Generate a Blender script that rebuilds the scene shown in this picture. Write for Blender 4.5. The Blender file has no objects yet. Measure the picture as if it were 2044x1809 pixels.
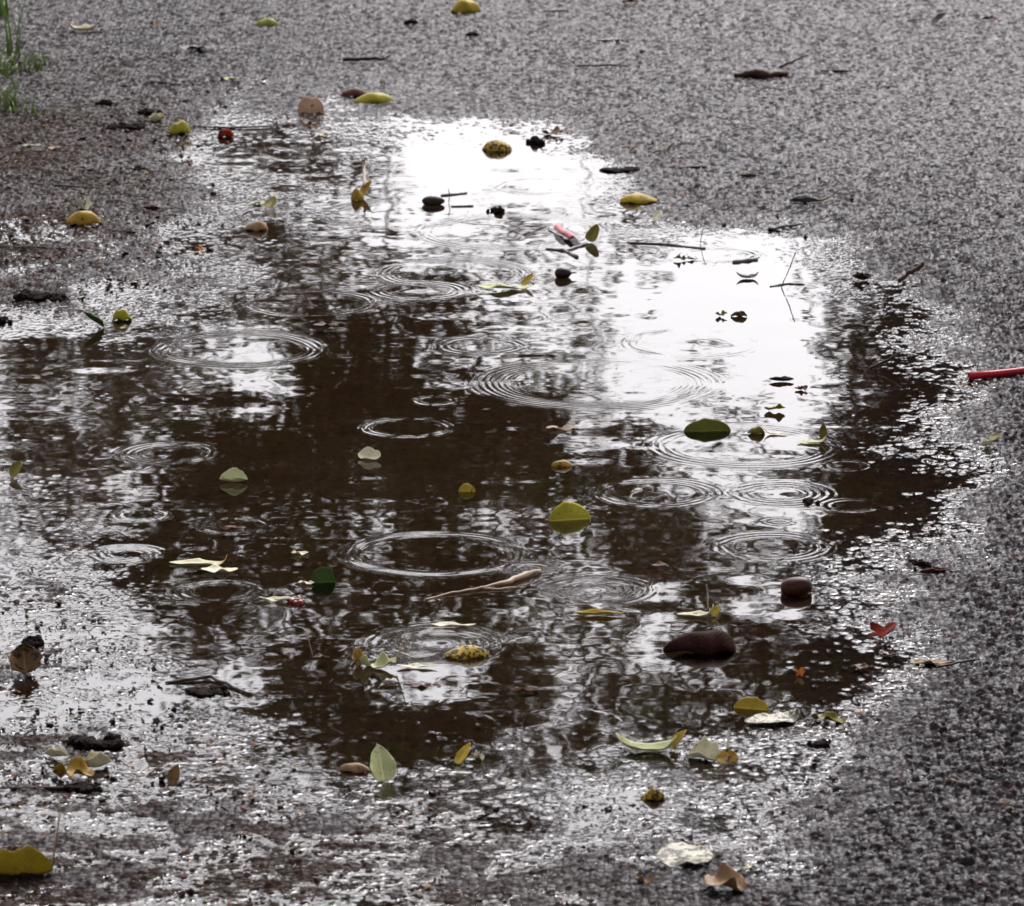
import bpy, math, random
import numpy as np
from mathutils import Matrix, Vector

# ------------------------------------------------------------------ camera, sky, sun, exposure
scene = bpy.context.scene
R = math.radians
H_CAM, PITCH, LENS = 1.30, 13.0, 195.8          # metres, degrees below the horizon, millimetres
F = 11121.0                                     # focal length in photo units (photo width = 2044 units)
CX, CY = 1022.0, 904.5
cam_d = bpy.data.cameras.new('camera')
cam = bpy.data.objects.new('camera', cam_d)
scene.collection.objects.link(cam)
scene.camera = cam
cam.location = (0, 0, H_CAM)
cam.rotation_euler = (R(90 - PITCH), 0, 0)
cam_d.lens, cam_d.sensor_width, cam_d.clip_start, cam_d.clip_end = LENS, 36.0, 0.05, 2000.0
cam_d.dof.use_dof = True
cam_d.dof.focus_distance = 5.6
cam_d.dof.aperture_fstop = 30.0

SUN_EL, SUN_ROT = 52.0, 18.0
world = bpy.data.worlds.new('World')
scene.world = world
world.use_nodes = True
wn = world.node_tree
wn.nodes.clear()
w_out = wn.nodes.new('ShaderNodeOutputWorld')
w_bg = wn.nodes.new('ShaderNodeBackground')
w_sky = wn.nodes.new('ShaderNodeTexSky')
w_sky.sky_type = 'NISHITA'
w_sky.sun_disc = False
w_sky.sun_elevation, w_sky.sun_rotation = R(SUN_EL), R(SUN_ROT)
w_sky.air_density, w_sky.dust_density, w_sky.ozone_density = 1.0, 6.0, 1.0
w_hsv = wn.nodes.new('ShaderNodeHueSaturation')     # overcast: the blue of the clear sky greyed out
w_hsv.inputs['Saturation'].default_value = 0.16
wn.links.new(w_sky.outputs[0], w_hsv.inputs['Color'])
w_tint = wn.nodes.new('ShaderNodeVectorMath')       # the cloud's faint lavender cast
w_tint.operation = 'MULTIPLY'
w_tint.inputs[1].default_value = (1.0, 0.984, 1.014)
wn.links.new(w_hsv.outputs[0], w_tint.inputs[0])
wn.links.new(w_tint.outputs[0], w_bg.inputs['Color'])
wn.links.new(w_bg.outputs[0], w_out.inputs['Surface'])
w_bg.inputs['Strength'].default_value = 0.12

sun_d = bpy.data.lights.new('sun', 'SUN')
sun_d.energy, sun_d.angle, sun_d.color = 0.6, R(40), (1.0, 0.97, 0.93)
sun = bpy.data.objects.new('sun', sun_d)
scene.collection.objects.link(sun)
_az = R(SUN_ROT)
_sd = Vector((math.sin(_az) * math.cos(R(SUN_EL)), math.cos(_az) * math.cos(R(SUN_EL)), math.sin(R(SUN_EL))))
sun.rotation_euler = _sd.to_track_quat('Z', 'Y').to_euler()

scene.view_settings.view_transform = 'Standard'
scene.view_settings.look = 'None'
scene.view_settings.exposure = 1.85
scene.view_settings.gamma = 1.0
scene.view_settings.use_curve_mapping = False
scene.cycles.max_bounces = 8
scene.cycles.transparent_max_bounces = 10
scene.cycles.sample_clamp_indirect = 8.0
scene.cycles.use_denoising = True

# ------------------------------------------------------------------ helpers
COL = scene.collection
rng = np.random.default_rng(7)
random.seed(7)
cosP, sinP = math.cos(R(PITCH)), math.sin(R(PITCH))


def at(X, Y, z=0.0):
    """photo units -> the point of the ground seen there (height z)"""
    dx, dv = (X - CX) / F, (CY - Y) / F
    d = Vector((dx, cosP + dv * sinP, -sinP + dv * cosP))
    t = (z - H_CAM) / d.z
    return Vector((d.x * t, d.y * t, z))


def to_photo(x, y, z=0.0):
    """ground point -> photo units (numpy)"""
    zz = z - H_CAM
    depth = y * cosP - zz * sinP
    up = y * sinP + zz * cosP
    return CX + F * x / depth, CY - F * up / depth


def px_per_m(Y):
    p = at(CX, Y)
    return F / (p.y * cosP + H_CAM * sinP)


def hash01(i, j, seed):
    h = (i.astype(np.int64) * 374761393 + j.astype(np.int64) * 668265263 + seed * 974634777) & 0x7fffffff
    h = ((h ^ (h >> 13)) * 1274126177) & 0x7fffffff
    h = ((h ^ (h >> 16)) * 1911520717) & 0x7fffffff
    return ((h ^ (h >> 15)) & 0xffffff) / float(0x1000000)


def vnoise(x, y, cell, seed):
    """smooth value noise in -1..1"""
    gx, gy = x / cell, y / cell
    i, j = np.floor(gx), np.floor(gy)
    fx, fy = gx - i, gy - j
    fx, fy = fx * fx * fx * (fx * (fx * 6 - 15) + 10), fy * fy * fy * (fy * (fy * 6 - 15) + 10)
    a, b = hash01(i, j, seed), hash01(i + 1, j, seed)
    c, d = hash01(i, j + 1, seed), hash01(i + 1, j + 1, seed)
    return 2 * ((a + (b - a) * fx) * (1 - fy) + (c + (d - c) * fx) * fy) - 1


def stones(x, y, cell, seed):
    """nearest stone of a jittered lattice: distance (in cells), gap to the second nearest, two random numbers of the stone"""
    gx, gy = x / cell, y / cell
    ci, cj = np.floor(gx), np.floor(gy)
    d1 = np.full(x.shape, 9.0); d2 = np.full(x.shape, 9.0)
    r1 = np.zeros(x.shape); r2 = np.zeros(x.shape)
    for a in (-1, 0, 1):
        for b in (-1, 0, 1):
            i, j = ci + a, cj + b
            px = i + 0.15 + 0.7 * hash01(i, j, seed)
            py = j + 0.15 + 0.7 * hash01(i, j, seed + 1)
            d = np.hypot(gx - px, gy - py)
            near = d < d1
            d2 = np.where(near, d1, np.minimum(d2, d))
            r1 = np.where(near, hash01(i, j, seed + 2), r1)
            r2 = np.where(near, hash01(i, j, seed + 3), r2)
            d1 = np.where(near, d, d1)
    return d1, d2 - d1, r1, r2


def new_mesh_object(name, verts, faces, mat=None, smooth=True, parent=None):
    verts = np.asarray(verts, dtype=np.float32)
    me = bpy.data.meshes.new(name)
    if isinstance(faces, np.ndarray):
        n = faces.shape[1]
        me.vertices.add(len(verts)); me.vertices.foreach_set('co', verts.ravel())
        me.loops.add(faces.size); me.loops.foreach_set('vertex_index', faces.ravel().astype(np.int32))
        me.polygons.add(len(faces))
        me.polygons.foreach_set('loop_start', np.arange(0, faces.size, n, dtype=np.int32))
        me.update(calc_edges=True)
    else:
        me.from_pydata([tuple(v) for v in verts], [], faces)
        me.update()
    if smooth:
        me.polygons.foreach_set('use_smooth', np.ones(len(me.polygons), dtype=bool))
    if mat is not None:
        me.materials.append(mat)
    ob = bpy.data.objects.new(name, me)
    COL.objects.link(ob)
    if parent is not None:
        ob.parent = parent
    return ob


def grid_faces(nr, nc):
    idx = np.arange(nr * nc).reshape(nr, nc)
    return np.stack([idx[:-1, :-1].ravel(), idx[:-1, 1:].ravel(), idx[1:, 1:].ravel(), idx[1:, :-1].ravel()], axis=1)


def set_attr(ob, name, values):
    at_ = ob.data.attributes.new(name, 'FLOAT', 'POINT')
    at_.data.foreach_set('value', np.asarray(values, dtype=np.float32).ravel())


class Nodes:
    def __init__(self, name):
        self.m = bpy.data.materials.new(name)
        self.m.use_nodes = True
        self.t = self.m.node_tree
        self.t.nodes.clear()
        self.out = self.t.nodes.new('ShaderNodeOutputMaterial')

    def n(self, kind, **kw):
        nd = self.t.nodes.new('ShaderNode' + kind)
        for k, v in kw.items():
            setattr(nd, k, v)
        return nd

    def link(self, a, b):
        self.t.links.new(a, b)

    def put(self, sock, v):
        if isinstance(v, bpy.types.NodeSocket):
            self.t.links.new(v, sock)
        elif isinstance(v, (tuple, list)):
            sock.default_value = (*v, 1.0) if len(v) == 3 and sock.type == 'RGBA' else v
        else:
            sock.default_value = v

    def math(self, op, a, b=0.0, clamp=False):
        nd = self.n('Math', operation=op, use_clamp=clamp)
        self.put(nd.inputs[0], a); self.put(nd.inputs[1], b)
        return nd.outputs[0]

    def mix(self, f, a, b):
        nd = self.n('Mix', data_type='RGBA')
        self.put(nd.inputs[0], f); self.put(nd.inputs[6], a); self.put(nd.inputs[7], b)
        return nd.outputs[2]

    def ramp(self, v, lo, hi, a=0.0, b=1.0):
        nd = self.n('MapRange', clamp=True)
        self.put(nd.inputs[0], v)
        for k, q in zip((1, 2, 3, 4), (lo, hi, a, b)):
            self.put(nd.inputs[k], q)
        return nd.outputs[0]

    def attr(self, name):
        return self.n('Attribute', attribute_name=name).outputs['Fac']

    def noise(self, scale, detail=2.0, vec=None, rough=0.5):
        nd = self.n('TexNoise')
        nd.inputs['Scale'].default_value = scale
        nd.inputs['Detail'].default_value = detail
        nd.inputs['Roughness'].default_value = rough
        if vec is not None:
            self.link(vec, nd.inputs['Vector'])
        return nd.outputs[0]

    def obj(self):
        return self.n('TexCoord').outputs['Object']

    def bump(self, h, strength=0.3, dist=0.001):
        nd = self.n('Bump')
        nd.inputs['Strength'].default_value = strength
        nd.inputs['Distance'].default_value = dist
        self.link(h, nd.inputs['Height'])
        return nd.outputs[0]

    def principled(self, color, rough=0.5, normal=None, spec=0.5, coat=0.0, coat_rough=0.1):
        nd = self.n('BsdfPrincipled')
        self.put(nd.inputs['Base Color'], color)
        self.put(nd.inputs['Roughness'], rough)
        self.put(nd.inputs['Specular IOR Level'], spec)
        self.put(nd.inputs['Coat Weight'], coat)
        self.put(nd.inputs['Coat Roughness'], coat_rough)
        if normal is not None:
            self.link(normal, nd.inputs['Normal'])
        return nd.outputs[0]

    def done(self, shader):
        self.link(shader, self.out.inputs['Surface'])
        return self.m


def tag(o, label, cat, group=None, kind=None):
    if label: o['label'] = label
    if cat: o['category'] = cat
    if group: o['group'] = group
    if kind: o['kind'] = kind
    return o

# ------------------------------------------------------------------ shape of the ground (millimetres above the water level)
LEVEL = [
    # deep, clear water
    (900, 1000, -16), (1300, 800, -13), (700, 800, -13), (1000, 1280, -11), (640, 1200, -10), (1500, 700, -9), (1100, 520, -8),
    (820, 470, -6), (900, 330, -5), (1050, 340, -5), (420, 1000, -8), (480, 1300, -6), (1400, 1180, -9), (1350, 1380, -6),
    (1000, 1430, -4.5), (700, 1440, -4), (1550, 950, -7), (350, 800, -6), (560, 560, -4), (1180, 400, -3.5), (1600, 580, -5),
    (1560, 1280, -5), (780, 300, -3), (1200, 1000, -14), (1450, 560, -6), (300, 1120, -4.5),
    # stony margin on the right
    (1250, 390, -1.6), (1340, 445, -0.6), (1500, 455, -0.4), (1690, 500, -0.6), (1750, 620, -1.8), (1850, 650, -1.4),
    (1930, 700, -0.4), (1700, 800, -4.5), (1800, 800, -2.6), (1900, 830, -1.2), (1700, 1000, -3.2), (1800, 1000, -1.2),
    (1650, 1130, -3), (1740, 1200, -1.3), (1780, 1290, -1.6), (1880, 1300, 0.3), (1860, 920, -1.0), (1160, 270, -0.6),
    # asphalt to the right
    (1300, 320, 3.5), (1400, 380, 4), (1600, 400, 4.5), (1800, 480, 4.5), (1900, 560, 4), (2010, 680, 3.5), (2044, 800, 3.5),
    (1990, 950, 1.9), (1930, 1100, 1.2), (1900, 1200, 1.5), (2000, 1350, 3.5), (1900, 1450, 3), (1750, 1550, 1.1), (1700, 1700, 1.8),
    (2000, 1700, 4.5), (1500, 1790, 0.8), (1450, 1640, 0.1), (1850, 1380, 0.8), (2300, 900, 8), (2300, 1600, 8), (1600, 1560, -0.2),
    # asphalt beyond
    (1010, 215, 1.2), (1200, 255, 2.6), (1120, 190, 4.5), (820, 225, -0.3), (620, 225, 0.2), (900, 100, 8), (400, 100, 6),
    (1500, 200, 8), (2000, 100, 10), (200, 50, 6), (100, 200, 5), (700, 160, 3), (1022, -100, 14), (2300, -100, 14), (-250, -100, 12),
    # left side, wet and gritty
    (300, 300, 3), (450, 320, -2.6), (560, 330, -3.4), (150, 400, 3), (300, 430, 1.6), (100, 520, 2), (400, 510, 0.1), (470, 430, -0.3),
    (300, 590, -0.6), (90, 590, 1.5), (100, 690, -4), (250, 720, -4.6), (50, 850, -4), (150, 950, -3.4), (40, 1050, -2.0), (180, 830, -4.4),
    (-250, 800, -3), (-250, 400, 4), (650, 240, -0.6),
    # left and near side, a film of water over the stones
    (100, 1160, -0.4), (70, 1270, 1.0), (100, 1350, 1.2), (250, 1230, -0.9), (330, 1370, -0.3), (470, 1440, -0.8), (200, 1450, 1.0),
    (50, 1550, 0.6), (350, 1550, 0.2), (600, 1600, -0.1), (900, 1600, -0.7), (1200, 1560, -1.3), (1450, 1480, -2.2), (1550, 1420, -2.2),
    (150, 1650, 0.0), (100, 1790, 0.7), (400, 1730, -0.1), (700, 1750, 0.3), (1000, 1700, 0.3), (1200, 1750, 0.5), (1000, 1540, -1.8),
    (700, 1550, -1.6), (1022, 2050, 0.2), (-250, 1500, 1), (2000, 2050, 5), (300, 2050, -0.3), (1680, 1470, -0.3),
]
_P = np.array(LEVEL, dtype=float)
_px, _py, _pz = _P[:, 0] / 1000, _P[:, 1] / 1000 * 1.25, _P[:, 2]


def _tps(r2):
    return np.where(r2 > 0, 0.5 * r2 * np.log(np.maximum(r2, 1e-12)), 0.0)


_n = len(_P)
_A = np.zeros((_n + 3, _n + 3))
_A[:_n, :_n] = _tps((_px[:, None] - _px) ** 2 + (_py[:, None] - _py) ** 2) + 2e-4 * np.eye(_n)
_A[:_n, _n:] = np.stack([np.ones(_n), _px, _py], axis=1)
_A[_n:, :_n] = _A[:_n, _n:].T
_w = np.linalg.solve(_A, np.concatenate([_pz, np.zeros(3)]))
_gx, _gy = np.arange(-260, 2330, 10.0), np.arange(-160, 2120, 10.0)
_GX, _GY = np.meshgrid(_gx / 1000, _gy / 1000 * 1.25)
_T = _w[_n] + _w[_n + 1] * _GX + _w[_n + 2] * _GY
for _k in range(_n):
    _T += _w[_k] * _tps((_GX - _px[_k]) ** 2 + (_GY - _py[_k]) ** 2)


def level(x, y):
    X, Y = to_photo(x, np.maximum(y, 2.5))
    gx = np.clip((X - _gx[0]) / 10, 0, len(_gx) - 1.001)
    gy = np.clip((Y - _gy[0]) / 10, 0, len(_gy) - 1.001)
    i, j = gx.astype(int), gy.astype(int)
    fx, fy = gx - i, gy - j
    v = (_T[j, i] * (1 - fx) + _T[j, i + 1] * fx) * (1 - fy) + (_T[j + 1, i] * (1 - fx) + _T[j + 1, i + 1] * fx) * fy
    out = np.maximum(np.maximum(-300 - X, X - 2350), 0) / 300 + np.maximum(np.maximum(-170 - Y, Y - 2150), 0) / 200
    return v + np.minimum(out, 1) * 5 + 0


def ground_height(x, y, detail=True):
    """metres; also gives the stone data used for colour"""
    b = level(x, y)
    _PX = to_photo(x, np.maximum(y, 2.5))[0]
    far = np.clip(np.maximum(-740 - _PX, _PX - 2790) / 60, 0, 1) + np.clip((y - 10.5) / 1.5, 0, 1) + np.clip((3.4 - y) / 0.5, 0, 1)
    fade = np.clip(1 - far, 0, 1)
    h = b + fade * (1.5 * vnoise(x, y, 0.34, 11) + 1.3 * vnoise(x, y, 0.12, 12) + 1.1 * vnoise(x, y, 0.05, 13) + 0.6 * vnoise(x, y, 0.021, 15))
    if not detail:
        return h / 1000
    jx, jy = x + 0.0011 * vnoise(x, y, 0.0038, 61), y + 0.0011 * vnoise(x, y, 0.0038, 62)
    d1, gap, ra, rb = stones(jx, jy, 0.0066, 21)
    e1, gap2, rc, rd = stones(jx, jy, 0.0040, 31)
    d3, gap3, re, rf = stones(jx + 0.0023, jy, 0.0152, 41)
    big = (0.25 + 3.0 * ra ** 3) * np.clip(1 - (d1 / 0.72) ** 2, 0, 1) ** 0.8
    big = big + np.where(re > 0.8, (re - 0.8) * 11, 0) * np.clip(1 - (d3 / (0.25 + 0.28 * rf)) ** 2, 0, 1) ** 0.8
    small = (0.15 + 1.3 * rc ** 2) * np.clip(1 - (e1 / 0.72) ** 2, 0, 1)
    X, Y = to_photo(x, np.maximum(y, 2.5))
    film = np.clip((1500 - X) / 500, 0, 1) * np.clip((Y - 1250) / 250, 0, 1)
    film = np.maximum(film, np.clip((420 - X) / 300, 0, 1) * np.clip((Y - 950) / 200, 0, 1)) * fade
    h = h + film * (-0.45 + 1.1 * vnoise(x * 0.8, y, 0.026, 16) + 0.8 * vnoise(x * 0.7, y, 0.013, 17))
    rough = (1 - 0.15 * film) + (0.6 - 0.4 * np.clip((620 - Y) / 380, 0, 1)) * np.clip((b - 1.0) / 1.5, 0, 1)
    h = h + fade * rough * (big + small - 1.0 + 0.25 * vnoise(x, y, 0.003, 14))
    return h / 1000, gap, gap2, ra, rb, rc


def smooth_over(g, o, s):
    """height of a water film: level water at 0 that creeps over whatever rises through it (metres)"""
    t = np.clip((g - o) / s, -40, 40)
    return s * np.log1p(np.exp(t))

# ------------------------------------------------------------------ ground
def ground_material():
    k = Nodes('wet_asphalt')
    tint, pink, edge, lv = k.attr('tint'), k.attr('pink'), k.attr('edge'), k.attr('level')
    o = k.obj()
    stone = k.mix(tint, (0.0024, 0.0018, 0.0022), (0.034, 0.0285, 0.0335))
    stone = k.mix(k.ramp(pink, 0.55, 0.9), stone, (0.024, 0.013, 0.0145))
    stone = k.mix(k.ramp(k.noise(900, 2, o), 0.35, 0.65, 0.0, 0.35), stone, (0.015, 0.014, 0.014))
    base = k.mix(edge, (0.005, 0.0045, 0.005), stone)
    base = k.mix(k.ramp(k.noise(5, 4, o), 0.45, 0.75, 0.0, 0.35), base, (0.022, 0.016, 0.013))      # dirt lying in patches
    base = k.mix(k.attr('mud'), base, k.mix(k.noise(140, 3, o), (0.003, 0.0016, 0.0010), (0.020, 0.0112, 0.0074)))
    silt = k.mix(k.noise(60, 4, o), (0.0130, 0.0090, 0.0060), (0.0250, 0.0165, 0.0108))
    silt = k.mix(k.ramp(k.noise(22, 3, o), 0.62, 0.72, 0.0, 0.5), silt, (0.034, 0.014, 0.006))
    silt = k.mix(k.ramp(k.noise(7, 3, o), 0.52, 0.66, 0.0, 0.6), silt, (0.019, 0.0185, 0.0075))
    col = k.mix(k.ramp(lv, -0.0045, -0.0008, 1.0, 0.0), base, silt)
    nrm = k.bump(k.noise(1400, 3, o), 0.35, 0.0008)
    return k.done(k.principled(col, 0.4, nrm, k.ramp(lv, -0.0006, 0.0004, 0.0, k.math('MULTIPLY', k.math('MULTIPLY', k.ramp(tint, 0.34, 0.74, 0.008, 0.135), k.math('POWER', edge, 1.6)), k.ramp(k.attr('mud'), 0, 1, 1, 0.3))), k.math('MULTIPLY', k.ramp(lv, 0.0, 0.0006), k.math('MULTIPLY', k.ramp(lv, 0.001, 0.004, 0.08, 0.0), k.ramp(k.attr('mud'), 0, 1, 1, 0.15))), 0.08))


def lines(dense, lo_extra, hi_extra):
    return np.concatenate([lo_extra, dense, hi_extra])


def sheet_coords(row_step, col_step, Y0, Y1, X0, X1, extend):
    Yd = np.arange(Y1, Y0, -row_step)
    dep = R(PITCH) + np.arctan((Yd - CY) / F)
    ys = H_CAM / np.tan(dep)                                  # near to far
    u = np.arange(X0, X1 + 0.1, col_step)
    if extend:
        e = np.concatenate([np.arange(4.0, 560.0, 4.0), 560 + np.geomspace(8, 250 * F / 4, 50)])
        u = np.concatenate([X0 - e[::-1], u, X1 + e])
        f = np.geomspace(0.01, 380, 60)
        n_ = np.geomspace(0.01, 60, 40)
        ys = np.concatenate([ys[0] - n_[::-1], ys, ys[-1] + f])
    depth = np.clip(ys, 3.4, 12.0) * cosP + H_CAM * sinP
    return (u[None, :] - CX) / F * depth[:, None], np.repeat(ys[:, None], len(u), axis=1)


gx, gy = sheet_coords(1.25, 2.2, -150, 2050, -260, 2310, True)
gz, gap, gap2, ra, rb, rc = ground_height(gx, gy)
ground = new_mesh_object('ground', np.stack([gx, gy, gz], axis=-1).reshape(-1, 3), grid_faces(*gx.shape), ground_material())
_X, _Y = to_photo(gx, np.maximum(gy, 2.5))
_in = 1 - np.clip(np.maximum(-760 - _X, _X - 2810) / 60, 0, 1)
set_attr(ground, 'tint', 0.55 + _in * (np.clip(0.55 * rb + 0.45 * rc, 0, 1) - 0.55))
set_attr(ground, 'pink', (ra * 7.13) % 1.0)
_X, _Y = to_photo(gx, np.maximum(gy, 2.5))
_e = 0.7 + _in * (np.clip(gap / 0.32, 0, 1) * np.clip(0.3 + gap2 / 0.4, 0, 1) - 0.7)
_far_right = np.clip((620 - _Y) / 380, 0, 1) * np.clip((_X - 350) / 500, 0, 1)          # towards the far right less of the dark binder shows
set_attr(ground, 'edge', _e + (1 - _e) * 0.68 * _far_right)
set_attr(ground, 'level', gz)
_m = np.clip((520 - _X) / 420, 0, 1) * np.clip((_Y - 60) / 200, 0, 1)
_m = np.maximum(_m, np.clip((1500 - _X) / 700, 0, 1) * np.clip((_Y - 1250) / 200, 0, 1))
_m = _m * np.clip(0.85 + 0.6 * vnoise(gx, gy, 0.16, 91) + 0.4 * vnoise(gx, gy, 0.05, 92), 0, 1)
set_attr(ground, 'mud', _m)
ground['kind'] = 'structure'

# ------------------------------------------------------------------ water: a level sheet with rings where drops have just fallen
RIPPLES = [  # photo x, y, radius, rings, height (mm)
    (1080, 372, 88, 2, .16), (790, 428, 150, 3, .14), (905, 545, 150, 4, .15), (835, 580, 94, 3, .20),
    (620, 605, 130, 2, .16), (478, 697, 168, 4, .26), (1015, 462, 190, 4, .16), (868, 800, 44, 2, .24), (812, 854, 92, 3, .24),
    (1440, 510, 80, 3, .15), (1640, 577, 72, 2, .15), (1190, 765, 228, 6, .20), (960, 690, 85, 3, .15), (1385, 685, 140, 3, .14),
    (282, 1028, 54, 2, .26), (255, 1106, 66, 3, .32), (465, 1050, 72, 2, .12), (868, 1106, 178, 3, .30), (1310, 985, 120, 3, .22),
    (1560, 985, 98, 4, .24), (1702, 1010, 60, 2, .26), (1540, 1092, 118, 3, .24), (1185, 1178, 95, 5, .18),
    (1490, 890, 190, 4, .10), (880, 1285, 120, 6, .20), (690, 712, 15, 1, .2),
    (1295, 448, 100, 3, .18), (1556, 1042, 30, 2, .22), (340, 905, 95, 4, .18), (760, 1310, 60, 3, .16),
    
    (1060, 1135, 50, 4, .26), 
    (440, 1180, 90, 3, .12), (1690, 930, 50, 2, .16), 
]


def water_material():
    k = Nodes('rain_water')
    fr = k.n('Fresnel')
    fr.inputs['IOR'].default_value = 1.333
    tr = k.n('BsdfTransparent')
    tr.inputs['Color'].default_value = (0.80, 0.72, 0.63, 1)
    gl = k.n('BsdfGlossy')
    gl.inputs['Color'].default_value = (1, 1, 1, 1)
    gl.inputs['Roughness'].default_value = 0.012
    mx = k.n('MixShader')
    k.link(fr.outputs[0], mx.inputs[0]); k.link(tr.outputs[0], mx.inputs[1]); k.link(gl.outputs[0], mx.inputs[2])
    return k.done(mx.outputs[0])


wx, wy = sheet_coords(0.9, 2.5, 120, 2050, -260, 2310, False)
wg = ground_height(wx, wy)[0]
wlv = level(wx, wy) / 1000
wz = smooth_over(wg, 0.00005, 0.00036) - 0.6 * np.maximum(wg - 0.0009, 0)
rip = np.zeros_like(wx)
for X, Y, rp, nr, amp in RIPPLES:
    c, pm = at(X, Y), px_per_m(Y)
    rad, lam = rp / pm, 0.0082 + 0.0022 * random.random()
    j0, j1 = np.searchsorted(wy[:, 0], [c.y - rad * 1.5, c.y + rad * 1.5])
    xs, ys = wx[j0:j1], wy[j0:j1]
    sq = 1 + 0.03 * (random.random() - .5)
    r = np.hypot((xs - c.x) * sq, ys - c.y)
    th = np.arctan2(ys - c.y, xs - c.x)
    r = r * (1 + 0.012 * np.sin(th * 3 + X) + 0.008 * np.sin(th * 5 + Y))
    w = max(nr, 1.4) * lam * 0.31
    ph = random.random() * 6.28
    env = np.exp(-((r - rad + w * 0.7) / w) ** 2) * np.clip(r / 0.01, 0, 1) * np.clip(0.62 + 0.3 * np.sin(th * 2 + ph) + 0.3 * np.sin(th + ph * 2.3) + 0.22 * np.sin(th * 7 + ph * 3) + 0.25 * np.sin(th * 13 + ph * 5 + r * 300), 0.04, 1.3)
    q = (r - rad) / lam
    rip[j0:j1] += (0.80 if X < 1000 and Y > 560 else 0.46) * amp / 1000 * env * np.cos(2 * np.pi * (q + 0.07 * q * np.abs(q)))
calm = np.clip((-wlv - 0.0006) / 0.002, 0, 1)
rip += 0.00003 * vnoise(wx, wy, 0.028, 51) + 0.00012 * vnoise(wx, wy, 0.075, 52) + 0.000006 * vnoise(wx, wy * 0.7, 0.009, 53)
wz = wz + rip * (0.15 + 0.85 * calm)
wf = grid_faces(*wx.shape)
show = (wg.ravel()[wf] - wz.ravel()[wf]).min(axis=1) < 0.0004
wf = wf[show]
used = np.unique(wf)
remap = np.full(wx.size, -1, dtype=np.int64); remap[used] = np.arange(len(used))
wv = np.stack([wx, wy, wz], axis=-1).reshape(-1, 3)[used]
water = new_mesh_object('water', wv, remap[wf], water_material())
water['kind'] = 'structure'


def surface_z(x, y):
    a = lambda v: np.array([[v]], dtype=float)
    return max(0.0, float(ground_height(a(x), a(y))[0][0, 0]))


def base_z(x, y):
    a = lambda v: np.array([[v]], dtype=float)
    return max(0.0, float(level(a(x), a(y))[0, 0]) / 1000)

# ------------------------------------------------------------------ trees standing round the puddle (seen in the water, or unseen, some added for shade)
def leaf_crown_material(name, c1, c2):
    k = Nodes(name)
    o = k.obj()
    col = k.mix(k.ramp(k.noise(0.9, 3, o), 0.4, 0.62), c2, c1)
    d = k.n('BsdfPrincipled')
    k.put(d.inputs['Base Color'], col); k.put(d.inputs['Roughness'], 0.6); k.put(d.inputs['Specular IOR Level'], 0.3)
    t = k.n('BsdfTranslucent'); k.put(t.inputs['Color'], col)
    m = k.n('MixShader'); m.inputs[0].default_value = 0.25
    k.link(d.outputs[0], m.inputs[1]); k.link(t.outputs[0], m.inputs[2])
    return k.done(m.outputs[0])


def bark_material():
    k = Nodes('bark')
    o = k.obj()
    col = k.mix(k.noise(9, 5, o), (0.05, 0.04, 0.03), (0.13, 0.11, 0.09))
    return k.done(k.principled(col, 0.85, k.bump(k.noise(30, 4, o), 0.6, 0.02), 0.2))


def tube(points, radii, sides=8, cap=True):
    """verts and faces of a tapering tube through points"""
    pts = [Vector(p) for p in points]
    V, Fc = [], []
    for i, p in enumerate(pts):
        t = (pts[min(i + 1, len(pts) - 1)] - pts[max(i - 1, 0)])
        t = t.normalized() if t.length > 1e-9 else Vector((0, 0, 1))
        a = t.cross(Vector((0.3, 0.2, 1)) if abs(t.z) < 0.9 else Vector((1, 0.1, 0))).normalized()
        b = t.cross(a).normalized()
        for s in range(sides):
            an = 2 * math.pi * s / sides
            V.append(p + (a * math.cos(an) + b * math.sin(an)) * radii[i])
    for i in range(len(pts) - 1):
        for s in range(sides):
            q = (s + 1) % sides
            Fc.append((i * sides + s, i * sides + q, (i + 1) * sides + q, (i + 1) * sides + s))
    if cap:
        Fc.append(tuple(range(sides - 1, -1, -1)))
        Fc.append(tuple((len(pts) - 1) * sides + s for s in range(sides)))
    return V, Fc


def join(parts):
    V, Fc = [], []
    for v, f in parts:
        o = len(V)
        V += list(v)
        Fc += [tuple(i + o for i in q) for q in f]
    return V, Fc


BARK = bark_material()


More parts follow.
